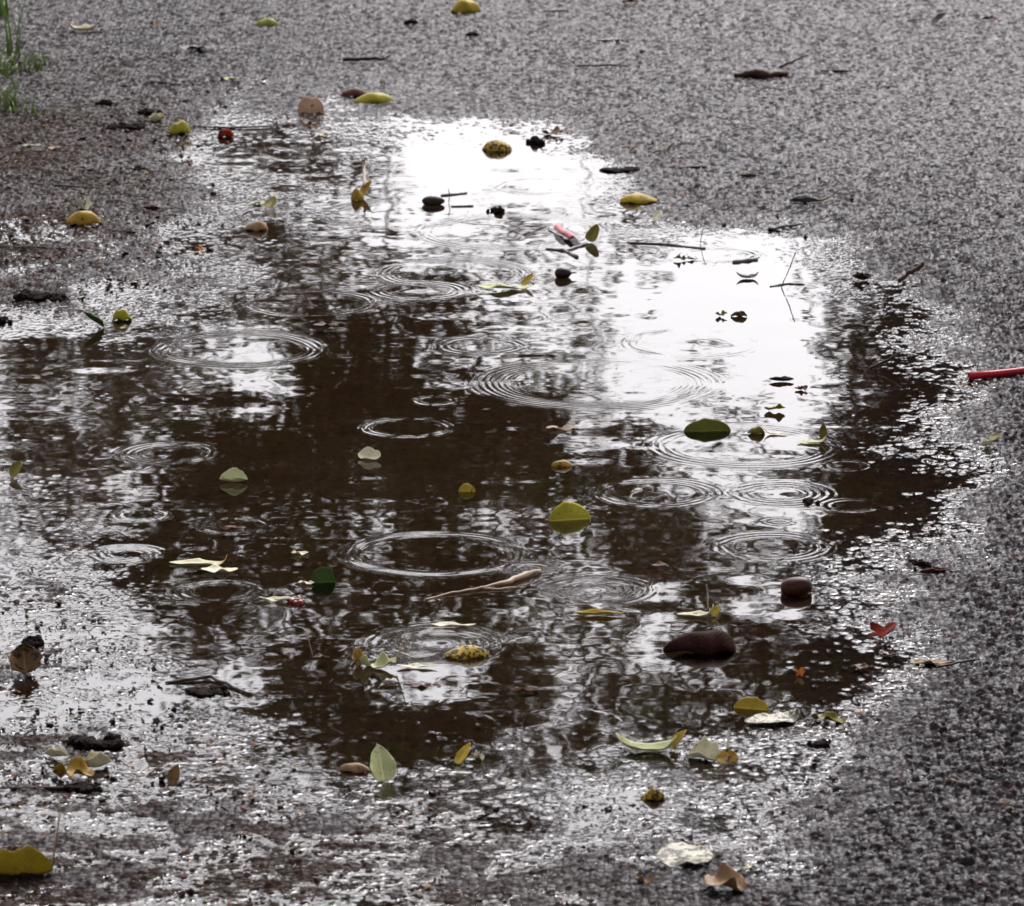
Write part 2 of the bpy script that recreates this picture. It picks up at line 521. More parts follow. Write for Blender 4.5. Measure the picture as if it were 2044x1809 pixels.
def tree(label, dist, lobes, trunk_X, leaf, cover, mat, trunk_r=0.16, group='trees standing around the puddle'):
    sc = dist / F
    zz = lambda Y: -H_CAM + dist * math.tan(R(PITCH) + math.atan((Y - CY) / F))
    base = Vector(((trunk_X - CX) * sc, dist, 0))
    root = bpy.data.objects.new('tree', None)
    COL.objects.link(root)
    root.location = base
    tag(root, label, 'tree', group)
    parts, limb = [], []
    top = max(zz(l[1]) for l in lobes)
    bot = min(zz(l[1] - l[3]) for l in lobes)
    spine = [Vector((0.10 * math.sin(i * 1.3), 0.12 * math.cos(i * 1.7), top * i / 7)) for i in range(8)]
    limb.append(tube([Vector((0, 0, -0.1))] + spine[0:], [trunk_r * 1.35] + [trunk_r * (1 - 0.11 * i) for i in range(8)], 10))
    for (X, Y, rx, ry) in lobes:
        n = int(math.pi * rx * ry * sc * sc * cover / (leaf * leaf * 0.30)) + 3
        c = np.array([(X - trunk_X) * sc, rng.normal(0, 0.8), zz(Y)])
        rad = np.array([rx * sc, 0.35 + rx * sc * 0.9, ry * sc])
        d = rng.normal(size=(n, 3)); d /= np.linalg.norm(d, axis=1)[:, None]
        # leaves gathered in sprays: a spray centre in the lobe, leaves round it
        ns = max(3, n // 14)
        sd = rng.normal(size=(ns, 3)); sd /= np.linalg.norm(sd, axis=1)[:, None]
        sc_ = c + sd * rad * (rng.random((ns, 1)) ** 0.45) * np.where(rng.random((ns, 1)) < 0.25, 1.35, 1.0)
        p = sc_[rng.integers(0, ns, n)] + d * (rng.random((n, 1)) ** 0.5) * leaf * 2.6
        a = rng.normal(size=(n, 3)); a[:, 2] -= 0.5; a /= np.linalg.norm(a, axis=1)[:, None]
        b = np.cross(a, rng.normal(size=(n, 3))); b /= np.linalg.norm(b, axis=1)[:, None]
        s = leaf * (0.6 + 0.8 * rng.random((n, 1)))
        parts.append(np.stack([p - a * s * .5, p + b * s * .27, p + a * s * .5, p - b * s * .27], axis=1).reshape(-1, 3))
        h = Vector((0, 0, max(0.3 * top, min(top * 0.92, c[2] - 0.25 * abs(c[0]) - 0.3))))
        mid = h.lerp(Vector(c), 0.5) + Vector((0, 0, 0.15))
        limb.append(tube([h, mid, Vector(c)], [trunk_r * 0.32, trunk_r * 0.2, trunk_r * 0.07], 6))
    v = np.concatenate(parts)
    new_mesh_object('crown', v, np.arange(len(v)).reshape(-1, 4), mat, smooth=False, parent=root)
    tv, tf = join(limb)
    new_mesh_object('trunk', tv, tf, BARK, parent=root)
    return root


CROWN_A = leaf_crown_material('dark_foliage', (0.046, 0.048, 0.012), (0.026, 0.016, 0.009))
CROWN_B = leaf_crown_material('evergreen_foliage', (0.010, 0.015, 0.009), (0.022, 0.022, 0.013))
CROWN_C = leaf_crown_material('autumn_foliage', (0.04, 0.033, 0.012), (0.055, 0.034, 0.02))
tree('broad dark tree whose crown is mirrored across the middle of the puddle', 28.0, [
    (760, 660, 150, 40), (890, 690, 110, 40), (650, 730, 75, 60), (700, 790, 160, 80), (900, 800, 190, 85), (1070, 860, 85, 60),
    (400, 830, 60, 45), (540, 880, 150, 80), (800, 900, 220, 100), (1000, 930, 150, 80), (350, 970, 120, 70), (600, 1000, 250, 90),
    (900, 1020, 240, 80), (260, 1070, 85, 60), (1100, 1010, 70, 60), (1240, 1080, 100, 45), (450, 1110, 220, 70), (750, 1120, 220, 65),
    (1000, 1110, 200, 60), (330, 1160, 70, 45), (500, 1230, 150, 60), (420, 1310, 130, 70), (600, 1320, 120, 70), (850, 1180, 110, 40),
    (960, 1210, 70, 50), (1010, 1330, 60, 60), (880, 1360, 130, 55), (660, 1410, 150, 55), (1040, 1400, 60, 45), (560, 1490, 120, 60),
    (750, 1500, 150, 70), (940, 1480, 130, 60), (820, 1580, 180, 60), (1000, 1590, 120, 45), (820, 1680, 190, 70), (1050, 1690, 160, 60), (850, 1790, 170, 80),
    (400, 1210, 120, 60), (700, 1230, 90, 50), (300, 1080, 110, 60), (450, 1400, 110, 50), (750, 1920, 220, 110), (1000, 1880, 200, 110), (900, 2080, 260, 140)], 797, 0.075, 6.2, CROWN_A, 0.012)
tree('dark evergreen tree mirrored along the right side of the puddle', 33.0, [
    (1720, 640, 62, 40), (1810, 700, 130, 90), (1750, 740, 75, 50), (1920, 770, 150, 100), (1850, 860, 170, 80), (1730, 905, 70, 50),
    (1620, 905, 120, 28), (1800, 980, 150, 80), (1720, 1060, 90, 55), (1860, 1100, 150, 80), (1660, 1150, 80, 40), (1770, 1190, 150, 70),
    (1620, 1250, 150, 50), (1500, 1300, 140, 50), (1660, 1340, 160, 60), (1860, 1300, 150, 70), (1450, 1420, 130, 45), (1620, 1470, 160, 55),
    (1380, 1500, 140, 45), (1800, 1450, 150, 70), (1700, 1560, 170, 60), (1950, 1200, 120, 120), (1950, 950, 120, 100), (2180, 1100, 220, 300), (1750, 1680, 220, 90), (2050, 1600, 240, 200),
    (1450, 1640, 160, 70), (1750, 1850, 300, 130), (2200, 1900, 320, 260), (2450, 1500, 260, 320)], 1850, 0.075, 5.5, CROWN_B, 0.2)  # outermost right lobes spread wide to darken the near right asphalt
tree('slender tree with sparse hanging sprays mirrored in the bright water', 36.0, [
    (1060, 530, 45, 40), (900, 555, 85, 22), (985, 470, 15, 60), (1240, 490, 14, 30), (1310, 505, 16, 30), (1190, 750, 40, 18),
    (1260, 875, 60, 32), (1190, 690, 30, 18), (1290, 930, 110, 30), (1390, 740, 35, 18), (1450, 1010, 45, 45), (1330, 990, 60, 25),
    (1420, 1140, 90, 35), (1490, 940, 60, 25), (1130, 600, 40, 22), (1020, 610, 50, 20), (1330, 1180, 70, 40), (1250, 1410, 110, 55), (1235, 1320, 70, 45), (1170, 1490, 50, 40), (1280, 1060, 110, 60), (1380, 1090, 70, 40),
    (1300, 1210, 120, 35), (1420, 1200, 110, 45), (1560, 1160, 60, 40), (1190, 960, 60, 60), (1240, 1500, 90, 40), (1400, 920, 40, 40), (1150, 830, 50, 30),
    (1350, 1290, 110, 40), (1000, 690, 60, 20), (1110, 720, 50, 16), (1120, 1195, 80, 30), (1130, 1405, 65, 28), (1080, 1480, 70, 40)], 1196, 0.075, 4.0, CROWN_A, 0.013)
tree('far brownish tree mirrored at the upper left of the puddle', 46.0, [
    (470, 290, 60, 40), (545, 300, 50, 50), (620, 330, 40, 60), (80, 690, 100, 50), (205, 720, 50, 80), (100, 850, 80, 50),
    (285, 780, 22, 80), (30, 760, 60, 80), (180, 930, 60, 40), (400, 640, 40, 40), (540, 470, 14, 90), (560, 600, 60, 22),
    (60, 800, 13, 160), (140, 830, 12, 170), (212, 800, 14, 180), (268, 860, 10, 120), (20, 900, 12, 120), (110, 1000, 40, 30), (340, 700, 12, 60)], 330, 0.10, 4.0, CROWN_C, 0.05)
tree('low bushy tree mirrored at the far right edge of the puddle', 50.0, [
    (1265, 385, 62, 45), (1330, 330, 110, 70), (1480, 330, 120, 80), (1640, 320, 120, 90), (1800, 330, 120, 110), (1960, 330, 120, 110)],
    1600, 0.13, 3.0, CROWN_B, 0.2)

tree('tall thin branched tree mirrored in the grey shallows at the left', 38.0, [
    (430, 450, 110, 110), (600, 330, 130, 80), (470, 300, 110, 60), (350, 600, 120, 70), (560, 440, 70, 130), (700, 500, 110, 90), (480, 740, 110, 60), (730, 340, 50, 70),
    (620, 560, 90, 60), (250, 690, 90, 70), (120, 1060, 200, 110), (60, 910, 120, 100), (230, 960, 80, 90), (330, 520, 90, 70), (380, 780, 60, 60), (250, 1560, 260, 110), (150, 1720, 260, 120), (420, 1720, 220, 110),
    (545, 520, 9, 130), (470, 560, 8, 140), (690, 420, 8, 130), (400, 680, 9, 120), (320, 760, 8, 110), (610, 620, 9, 80)], 548, 0.085, 2.1, CROWN_C, 0.015)


def near_tree(label, x, y, crown, r_trunk, leaf, cover, mat):
    """a tree out of view, some of them added for shade: crown lobes (x, y, z, radius) in metres"""
    root = bpy.data.objects.new('tree', None)
    COL.objects.link(root)
    root.location = (x, y, 0)
    tag(root, label, 'tree', 'trees standing around the puddle')
    parts, limb = [], []
    top = max(l[2] for l in crown)
    limb.append(tube([Vector((0, 0, -0.1)), Vector((0.05, 0, 1.2)), Vector((-0.06, 0.1, 2.6)), Vector((0.05, 0, top * 0.7)), Vector((0.1, 0.1, top))],
                     [r_trunk * 1.4, r_trunk, r_trunk * 0.9, r_trunk * 0.5, r_trunk * 0.12], 12))
    for (cx, cy, cz, rd) in crown:
        n = int(math.pi * rd * rd * cover / (leaf * leaf * 0.3))
        ns = max(6, n // 12)
        sd = rng.normal(size=(ns, 3)); sd /= np.linalg.norm(sd, axis=1)[:, None]
        q = np.array([cx - x, cy - y, cz]) + sd * np.array([rd, rd, rd * 0.6]) * rng.random((ns, 1)) ** 0.4
        d = rng.normal(size=(n, 3))
        p = q[rng.integers(0, ns, n)] + d * leaf * 1.1
        a = rng.normal(size=(n, 3)); a[:, 2] -= 0.5; a /= np.linalg.norm(a, axis=1)[:, None]
        b = np.cross(a, rng.normal(size=(n, 3))); b /= np.linalg.norm(b, axis=1)[:, None]
        s = leaf * (0.6 + 0.8 * rng.random((n, 1)))
        parts.append(np.stack([p - a * s * .5, p + b * s * .27, p + a * s * .5, p - b * s * .27], axis=1).reshape(-1, 3))
        h = Vector((0, 0, min(cz * 0.6, top * 0.7)))
        c = Vector((cx - x, cy - y, cz))
        limb.append(tube([h, h.lerp(c, 0.5) + Vector((0, 0, 0.2)), c], [r_trunk * 0.4, r_trunk * 0.25, r_trunk * 0.08], 7))
    v = np.concatenate(parts)
    new_mesh_object('crown', v, np.arange(len(v)).reshape(-1, 4), mat, smooth=False, parent=root)
    tv, tf = join(limb)
    new_mesh_object('trunk', tv, tf, BARK, parent=root)


near_tree('unseen leafy tree added to shade the near right side of the asphalt', 6.5, 4.0, [
    (5.5, 4, 8.0, 2.6), (3.2, 3.2, 7.4, 2.2), (4.2, 6.0, 7.2, 2.0), (7.5, 5.5, 7.6, 2.4), (7.0, 2.0, 7.4, 2.4), (3.6, 0.8, 7.2, 2.2), (1.6, 1.4, 8.2, 1.8), (2.2, 4.6, 8.6, 1.6), (1.2, 2.8, 9.2, 1.5)], 0.26, 0.13, 3.6, CROWN_A)  # added out of view, its crown shaped to shade the near right ground
for _i, (_x, _y) in enumerate(((-8.5, 31.0), (9.5, 33.0), (-16.0, 36.0), (17.0, 38.0))):
    near_tree(('round headed tree beyond the puddle, well to the left of the mirrored ones', 'round headed tree beyond the puddle, well to the right of the mirrored ones',
               'round headed tree farthest to the left beyond the puddle', 'round headed tree farthest to the right beyond the puddle')[_i], _x, _y,
              [(_x, _y, 6.6, 2.4), (_x - 1.6, _y + 0.6, 5.4, 1.7), (_x + 1.7, _y - 0.5, 5.6, 1.8), (_x + 0.3, _y, 8.4, 1.9)], 0.2, 0.15, 3.0, (CROWN_A, CROWN_B)[_i % 2])
near_tree('unseen leafy tree added for shade on the near left behind the viewer', -5.5, -2.0, [
    (-5, -2, 7.6, 2.6), (-3, -1.5, 7.0, 2.2), (-4.4, 1.2, 7.0, 2.2), (-2.4, -3.6, 7.2, 2.4), (-0.6, -2.0, 8.0, 2.2)], 0.28, 0.13, 2.6, CROWN_A)  # put in out of view to cut the sky light from behind

# ------------------------------------------------------------------ leaf materials
def leaf_material(name, c1, c2, spot=(0.03, 0.018, 0.008), amount=0.0, size=160, base=None, tip=None, rough=0.42, through=0.22, spec=0.13):
    k = Nodes(name)
    o = k.obj()
    lu, lv = k.attr('along'), k.attr('across')
    seed = k.n('ObjectInfo').outputs['Random']
    sh = k.n('VectorMath', operation='ADD'); k.link(o, sh.inputs[0])
    cmb = k.n('CombineXYZ'); k.put(cmb.inputs[0], k.math('MULTIPLY', seed, 9.0)); k.put(cmb.inputs[1], k.math('MULTIPLY', seed, 5.0)); k.link(cmb.outputs[0], sh.inputs[1])
    p = sh.outputs[0]
    col = k.mix(k.ramp(k.noise(55, 4, p), 0.35, 0.65), c1, c2)
    if base: col = k.mix(k.ramp(lu, 0.22, 0.06), col, base)
    if tip: col = k.mix(k.ramp(lu, 0.74, 0.92), col, tip)
    vein = k.ramp(k.math('ABSOLUTE', lv), 0.035, 0.07, 0.45, 0.0)
    col = k.mix(vein, col, tuple(min(1, c * 1.5 + 0.03) for c in c1))
    side = k.n('TexWave', wave_type='BANDS'); side.inputs['Scale'].default_value = 3.0
    cv = k.n('CombineXYZ'); k.put(cv.inputs[0], k.math('ADD', k.math('MULTIPLY', lu, 1.4), k.math('MULTIPLY', k.math('ABSOLUTE', lv), -0.5))); k.link(cv.outputs[0], side.inputs['Vector'])
    if amount > 0:
        col = k.mix(k.ramp(k.noise(size, 5, p, 0.68), 0.66 - amount * 0.3, 0.70 - amount * 0.3, 0.0, 0.92), col, spot)
    col = k.mix(k.ramp(k.noise(420, 2, p), 0.64, 0.70, 0.0, 0.6), col, spot)
    nrm = k.bump(k.math('ADD', k.math('MULTIPLY', side.outputs['Fac'], 0.5), k.noise(300, 3, p)), 0.45, 0.0006)
    d = k.principled(col, rough, nrm, spec)
    t = k.n('BsdfTranslucent'); k.put(t.inputs['Color'], col); k.link(nrm, t.inputs['Normal'])
    m = k.n('MixShader'); m.inputs[0].default_value = through
    k.link(d, m.inputs[1]); k.link(t.outputs[0], m.inputs[2])
    return k.done(m.outputs[0])


def plain_material(name, c1, c2, scale=60, rough=0.6, bump=0.5, dist=0.001, spec=0.3, coat=0.0):
    k = Nodes(name)
    o = k.obj()
    return k.done(k.principled(k.mix(k.ramp(k.noise(scale, 4, o), 0.35, 0.65), c1, c2), rough, k.bump(k.noise(scale * 4, 4, o), bump, dist), spec, coat, 0.08))


LM = {
    'yellow': leaf_material('yellow_leaf', (0.30, 0.215, 0.020), (0.22, 0.15, 0.014), amount=0.08),
    'spotted': leaf_material('spotted_yellow_leaf', (0.33, 0.225, 0.022), (0.25, 0.165, 0.016), (0.014, 0.008, 0.004), 0.58, 230),
    'ochre': leaf_material('ochre_leaf', (0.25, 0.15, 0.018), (0.15, 0.085, 0.012), amount=0.3),
    'pale': leaf_material('pale_leaf', (0.46, 0.43, 0.31), (0.36, 0.33, 0.22), amount=0.1),
    'palegreen': leaf_material('pale_green_leaf', (0.36, 0.37, 0.20), (0.27, 0.28, 0.13), amount=0.06),
    'paletip': leaf_material('pale_leaf_with_ochre_tip', (0.46, 0.43, 0.30), (0.37, 0.33, 0.21), amount=0.1, tip=(0.28, 0.16, 0.015)),
    'palebase': leaf_material('pale_leaf_with_ochre_base', (0.46, 0.42, 0.29), (0.37, 0.33, 0.2), amount=0.1, base=(0.30, 0.17, 0.012)),
    'dirty': leaf_material('dirty_pale_leaf', (0.38, 0.36, 0.28), (0.25, 0.24, 0.18), (0.03, 0.024, 0.016), 0.55, 130),
    'olive': leaf_material('olive_leaf', (0.12, 0.1, 0.011), (0.08, 0.066, 0.008), amount=0.05),
    'yellowgreen': leaf_material('yellow_green_leaf', (0.25, 0.215, 0.016), (0.175, 0.150, 0.012), amount=0.05),
    'green': leaf_material('green_leaf', (0.085, 0.088, 0.007), (0.060, 0.062, 0.006), amount=0.06),
    'darkgreen': leaf_material('dark_green_leaf', (0.034, 0.068, 0.007), (0.024, 0.048, 0.006)),
    'lime': leaf_material('lime_leaf', (0.20, 0.22, 0.045), (0.15, 0.17, 0.03)),
    'red': leaf_material('red_leaf', (0.13, 0.010, 0.003), (0.06, 0.007, 0.003), amount=0.25, spec=0.04),
    'maroon': leaf_material('maroon_leaf', (0.016, 0.0034, 0.0030), (0.010, 0.0026, 0.0022), amount=0.05, through=0.1, spec=0.02, rough=0.6),
    'redbrown': leaf_material('red_brown_leaf', (0.06, 0.016, 0.009), (0.036, 0.01, 0.006), amount=0.15),
    'brown': leaf_material('brown_leaf', (0.13, 0.072, 0.026), (0.075, 0.042, 0.018), (0.015, 0.009, 0.005), 0.45, 150),
    'darkbrown': leaf_material('dark_brown_leaf', (0.024, 0.013, 0.006), (0.014, 0.008, 0.004), amount=0.2),
    'tan': leaf_material('tan_leaf', (0.21, 0.125, 0.065), (0.15, 0.088, 0.045), amount=0.15),
    'peach': leaf_material('peach_leaf', (0.36, 0.235, 0.15), (0.28, 0.17, 0.10), amount=0.08),
    'orange': leaf_material('orange_leaf', (0.42, 0.13, 0.012), (0.30, 0.09, 0.010)),
    'grey': leaf_material('grey_brown_leaf', (0.11, 0.10, 0.085), (0.07, 0.062, 0.052), amount=0.25),
}
STEM = plain_material('leaf_stem', (0.20, 0.13, 0.05), (0.12, 0.075, 0.03), 120, 0.55)
STEM_DARK = plain_material('dark_leaf_stem', (0.05, 0.03, 0.016), (0.03, 0.018, 0.010), 120, 0.55)


# ------------------------------------------------------------------ leaves
def half_width(s, shape):
    if shape == 'ellip':
        w = (s ** 0.62) * ((1 - s) ** 0.62) / 0.424
    elif shape == 'ovate':
        w = (s ** 0.50) * ((1 - s) ** 0.85) / 0.417
    elif shape == 'lance':
        w = (s ** 0.7) * ((1 - s) ** 0.95) / 0.318
    else:
        w = (s ** 0.45) * ((1 - s) ** 0.45) / 0.536
    return np.minimum(w, 1.0)


def flat_leaf(L, W, shape, ragged=0.0, seed=0):
    """flat leaf, base at the origin, tip towards +x: points, faces, along, across"""
    if shape == 'lobed':
        nt, nr = 60, 9
        th = np.linspace(-math.pi, math.pi, nt, endpoint=False)
        lobe = np.abs(np.cos(th * 2.5)) ** 0.8
        rr = 0.30 + 0.70 * lobe * (0.72 + 0.28 * np.cos(th)) + 0.05 * np.cos(th * 11)
        rr *= np.where(np.abs(th) > 2.7, 0.45, 1.0)
        q = np.linspace(0.02, 1, nr)[:, None]
        x = 0.5 * L + 0.55 * L * q * rr * np.cos(th); y = 0.62 * W * q * rr * np.sin(th)
        P = np.stack([x, y], -1).reshape(-1, 2)
        Fc = []
        for a in range(nr - 1):
            for b in range(nt):
                c = (b + 1) % nt
                Fc.append((a * nt + b, (a + 1) * nt + b, (a + 1) * nt + c, a * nt + c))
        Fc.append(tuple(range(nt)))
        return P, Fc, P[:, 0] / L, P[:, 1] / (W / 2)
    nu, nv = 26, 13
    s = np.linspace(0.004, 0.996, nu)
    t = np.linspace(-1, 1, nv)
    r = np.random.default_rng(seed)
    w = half_width(s, shape) * W / 2
    e1 = 1 + ragged * np.interp(s, np.linspace(0, 1, 14), r.normal(0, 1, 14)) * 0.5
    e2 = 1 + ragged * np.interp(s, np.linspace(0, 1, 14), r.normal(0, 1, 14)) * 0.5
    y = np.where(t[None, :] < 0, (w * e1)[:, None] * t, (w * e2)[:, None] * t)
    x = np.repeat(s[:, None] * L, nv, axis=1)
    P = np.stack([x, y], -1).reshape(-1, 2)
    Fc = [tuple(f) for f in grid_faces(nu, nv)]
    return P, Fc, np.repeat(s, nv), np.tile(t, nu)


def bend_leaf(P, L, W, arch=0.0, tip=0.0, tip_at=0.7, base=0.0, base_at=0.25, cup=0.0, fold=0.0, fold2=None, wave=0.0, twist=0.0, seed=0):
    s = np.clip(P[:, 0] / L, 0, 1)
    ss = np.linspace(0, 1, 201)
    kap = np.full(201, arch)
    kap = kap + np.where(ss > tip_at, tip / (1 - tip_at), 0)
    th = np.cumsum(kap) / 201
    th = th - arch * 0.5
    if base:
        bb = np.where(ss < base_at, (base_at - ss) / base_at, 0) ** 1.0 * base
        th = th - bb
    sx = np.cumsum(np.cos(th)) / 201 * L
    sz = np.cumsum(np.sin(th)) / 201 * L
    X, Z, T = np.interp(s, ss, sx), np.interp(s, ss, sz), np.interp(s, ss, th)
    y = P[:, 1]
    h = W / 2
    sgn = np.sign(y)
    c = cup if abs(cup) > 1e-3 else 1e-3
    a = c * np.abs(y) / h
    yl = h / c * np.sin(a)
    zl = h / c * (1 - np.cos(a))
    f = np.where(y < 0, fold, fold if fold2 is None else fold2)
    f = f + twist * (s - 0.5) * sgn
    yy = sgn * (yl * np.cos(f) - zl * np.sin(f))
    zz = yl * np.sin(f) + zl * np.cos(f)
    r = np.random.default_rng(seed)
    p1, p2, p3 = r.random(3) * 6.28
    zz = zz + wave * W * (np.sin(s * 9 + p1 + sgn) * (np.abs(y) / h) ** 1.5 + 0.5 * np.sin(s * 17 + p2 + 2 * sgn) * (np.abs(y) / h) ** 2 + 0.35 * np.sin(s * 6 + p3))
    return np.stack([X - zz * np.sin(T), yy, Z + zz * np.cos(T)], -1), (X, Z, T)


POSE = {
    'dome':   dict(arch=-0.75, cup=-0.75, fold=-0.28, wave=0.06),
    'flat':   dict(arch=0.15, cup=0.2, wave=0.05),
    'boat':   dict(arch=0.7, cup=0.9, wave=0.04),
    'trough': dict(arch=0.25, cup=0.3, fold=0.55, wave=0.04),
    'tipup':  dict(arch=0.15, tip=1.3, tip_at=0.68, cup=0.45, wave=0.03),
    'baseup': dict(arch=0.2, base=1.2, base_at=0.4, cup=0.4, wave=0.03),
    'bothup': dict(arch=0.4, tip=1.0, tip_at=0.7, base=0.8, base_at=0.35, cup=0.4, fold=0.2, wave=0.04),
    'half':   dict(arch=0.05, cup=-0.15, fold=-1.3, fold2=1.25, wave=0.015, at_spine=True),   # far half of the leaf stands up out of the water
    'point':  dict(arch=0.3, cup=0.7, fold=0.25, pitch=62, wave=0.03),                       # tip in the air
    'crumple': dict(arch=0.5, cup=0.6, wave=0.16, twist=0.9),
    'sunk':   dict(arch=0.1, cup=0.15, wave=0.03),
}
LEAVES = 'fallen leaves in and around the puddle'
_count = [0]


def rot(roll, pitch, yaw):
    return (Matrix.Rotation(R(yaw), 3, 'Z') @ Matrix.Rotation(R(-pitch), 3, 'Y') @ Matrix.Rotation(R(roll), 3, 'X'))


def leaf(X, Yb, w, h, pose, mat, label, yaw=0, shape='ellip', ratio=0.5, stem=0.0, stem_up=20, roll=0, pitch=None, sink=0.0, dark=False, ragged=0.09, z=None, **over):
    """a fallen leaf whose visible outline is w x h photo units, its lowest visible edge at (X, Yb)"""
    _count[0] += 1
    seed = _count[0]
    if pose == 'dome' and roll == 0:
        roll, yaw = ((seed * 37) % 13) - 6, yaw + ((seed * 53) % 29) - 14
    kw = dict(POSE[pose]); kw.update(over)
    spine = kw.pop('at_spine', False)
    pit = kw.pop('pitch', 0) if pitch is None else (kw.pop('pitch', 0) * 0 + pitch)
    L, W = 1.0, ratio
    P, Fc, al, ac = flat_leaf(L, W, shape, ragged, seed)
    if pose == 'dome':                                        # a leaf lying on its belly: humped, its rim down on the water or stones
        r_ = np.random.default_rng(seed + 500)
        p1, p2, p3 = r_.random(3) * 6.28
        s_, t_ = np.clip(al, 0.004, 0.996), np.clip(np.abs(ac), 0, 1)
        skew = r_.uniform(0.75, 1.3)
        zz_ = (1 - t_ ** r_.uniform(1.5, 2.3)) ** 0.85 * np.sin(np.pi * s_ ** skew) ** 0.62
        zz_ = zz_ * (1 + 0.08 * np.sin(s_ * 7 + p1) + 0.05 * np.sin(s_ * 13 + ac * 3 + p2)) - 0.09 * np.exp(-(ac / 0.12) ** 2) * np.sin(np.pi * s_) ** 0.5
        zz_ = zz_ + 0.10 * t_ ** 3 * np.sin(s_ * 11 + p3 + np.sign(ac)) + 0.10 * ac * np.sin(p2)
        zz_ = zz_ - kw.get('drop', 0.0) * s_
        V = np.stack([P[:, 0], P[:, 1], zz_ * 0.25], -1)
    else:
        V, _s = bend_leaf(P, L, W, seed=seed, **kw)
    # stem: goes on from the base of the midrib
    SV, SF = None, None
    if stem > 0:
        d0 = Vector((-1, 0, math.tan(R(stem_up)))).normalized()
        pts = [Vector((0.04, 0, 0.0)) + d0 * stem * q + Vector((0, 0.04 * math.sin(q * 3), 0.25 * stem * q * q)) for q in np.linspace(0, 1, 7)]
        SV, SF = tube(pts, list(np.linspace(0.020, 0.013, 6)) + [0.019], 6)
        SV = np.array([tuple(v) for v in SV])
    M = np.array(rot(roll, pit, yaw))
    V = V @ M.T
    if SV is not None: SV = SV @ M.T
    z0 = 0.0 if spine else V[:, 2].min()
    if pose == 'dome':
        z0 += 0.16 * (V[:, 2].max() - V[:, 2].min())          # its rim lies in the water or between the stones
    mid = (V[:, :2].max(0) + V[:, :2].min(0)) / 2
    off = np.array([mid[0], mid[1], z0])
    V = V - off
    if SV is not None: SV = SV - off
    pm = px_per_m(Yb)
    dep = math.radians(PITCH) + math.atan((Yb - CY) / F)
    k = (w / pm) / (V[:, 0].max() - V[:, 0].min())
    V = V * k
    if SV is not None: SV = SV * k
    # height: stretch upwards until the outline is h units high
    vis = V[:, 2] > -1e-4

    def outline(q):
        u = (V[vis, 1] * math.sin(dep) + V[vis, 2] * q * math.cos(dep)) * pm
        return u.max() - u.min(), u.min()
    lo, hi = 0.12, 3.2
    for _ in range(30):
        q = (lo + hi) / 2
        if outline(q)[0] < h: lo = q
        else: hi = q
    q = (lo + hi) / 2
    V[:, 2] *= q
    if SV is not None: SV[:, 2] *= q
    low = outline(1.0)[1]
    p = at(X, Yb)
    p.y += -low / pm / math.sin(dep) if abs(low) < 200 else 0
    p.z = (base_z(p.x, p.y) if z is None else z)
    if p.z > 0.0005:                                       # on the asphalt the higher ground shifts the outline: step back towards the camera
        g = at(X, Yb, p.z)
        p.x, p.y = g.x, g.y - low / pm / math.sin(dep)
    p.z += 0.0008 if z is None else 0.0
    root = bpy.data.objects.new('fallen_leaf', None)
    COL.objects.link(root)
    root.location = p
    root.empty_display_size = 0.01
    tag(root, label, 'leaf', LEAVES)
    V[:, 2] -= sink
    ob = new_mesh_object('blade', V, Fc, LM[mat], parent=root)
    set_attr(ob, 'along', al); set_attr(ob, 'across', ac)
    so = ob.modifiers.new('thickness', 'SOLIDIFY'); so.thickness = 0.00045; so.offset = 0
    if SV is not None:
        SV[:, 2] -= sink
        new_mesh_object('stem', SV, SF, STEM_DARK if dark else STEM, parent=root)
    return root


# far asphalt, top of the photograph
leaf(930, 26, 60, 26, 'dome', 'yellow', 'yellow domed leaf lying on the asphalt at the very top of the photo', ratio=0.6)
leaf(165, 62, 62, 20, 'bothup', 'palebase', 'pale curled leaf with an ochre end on the far asphalt by the grass', ratio=0.36)
leaf(532, 52, 44, 15, 'dome', 'lime', 'lime green leaf on the far asphalt with a dark stem', stem=0.35, stem_up=-4, dark=True)
leaf(306, 52, 22, 10, 'crumple', 'tan', 'tiny faded orange leaf scrap on the far asphalt')
leaf(395, 100, 74, 14, 'flat', 'grey', 'flat grey brown leaf on the far asphalt, darker than the pale ones', ratio=0.5)
leaf(460, 161, 36, 8, 'flat', 'palegreen', 'small thin pale leaf on the asphalt above the tan domed leaf', ratio=0.4)
leaf(1258, 10, 32, 14, 'crumple', 'brown', 'crumpled orange brown leaf cut by the top edge of the photo')
leaf(1222, 82, 64, 12, 'tipup', 'grey', 'faint grey leaf with a brown upturned tip on the far asphalt', ratio=0.4)
leaf(1876, 48, 30, 22, 'point', 'darkbrown', 'small dark brown leaf sticking up on the far right asphalt', yaw=20)
leaf(1975, 44, 34, 12, 'crumple', 'redbrown', 'reddish crumpled leaf near the far right corner of the asphalt')
leaf(820, 50, 30, 13, 'trough', 'darkbrown', 'dark brown folded leaf chip on the asphalt below the top yellow leaf', yaw=12)
leaf(943, 73, 30, 9, 'trough', 'darkbrown', 'thin dark leaf chip lying alone on the far asphalt', yaw=8)
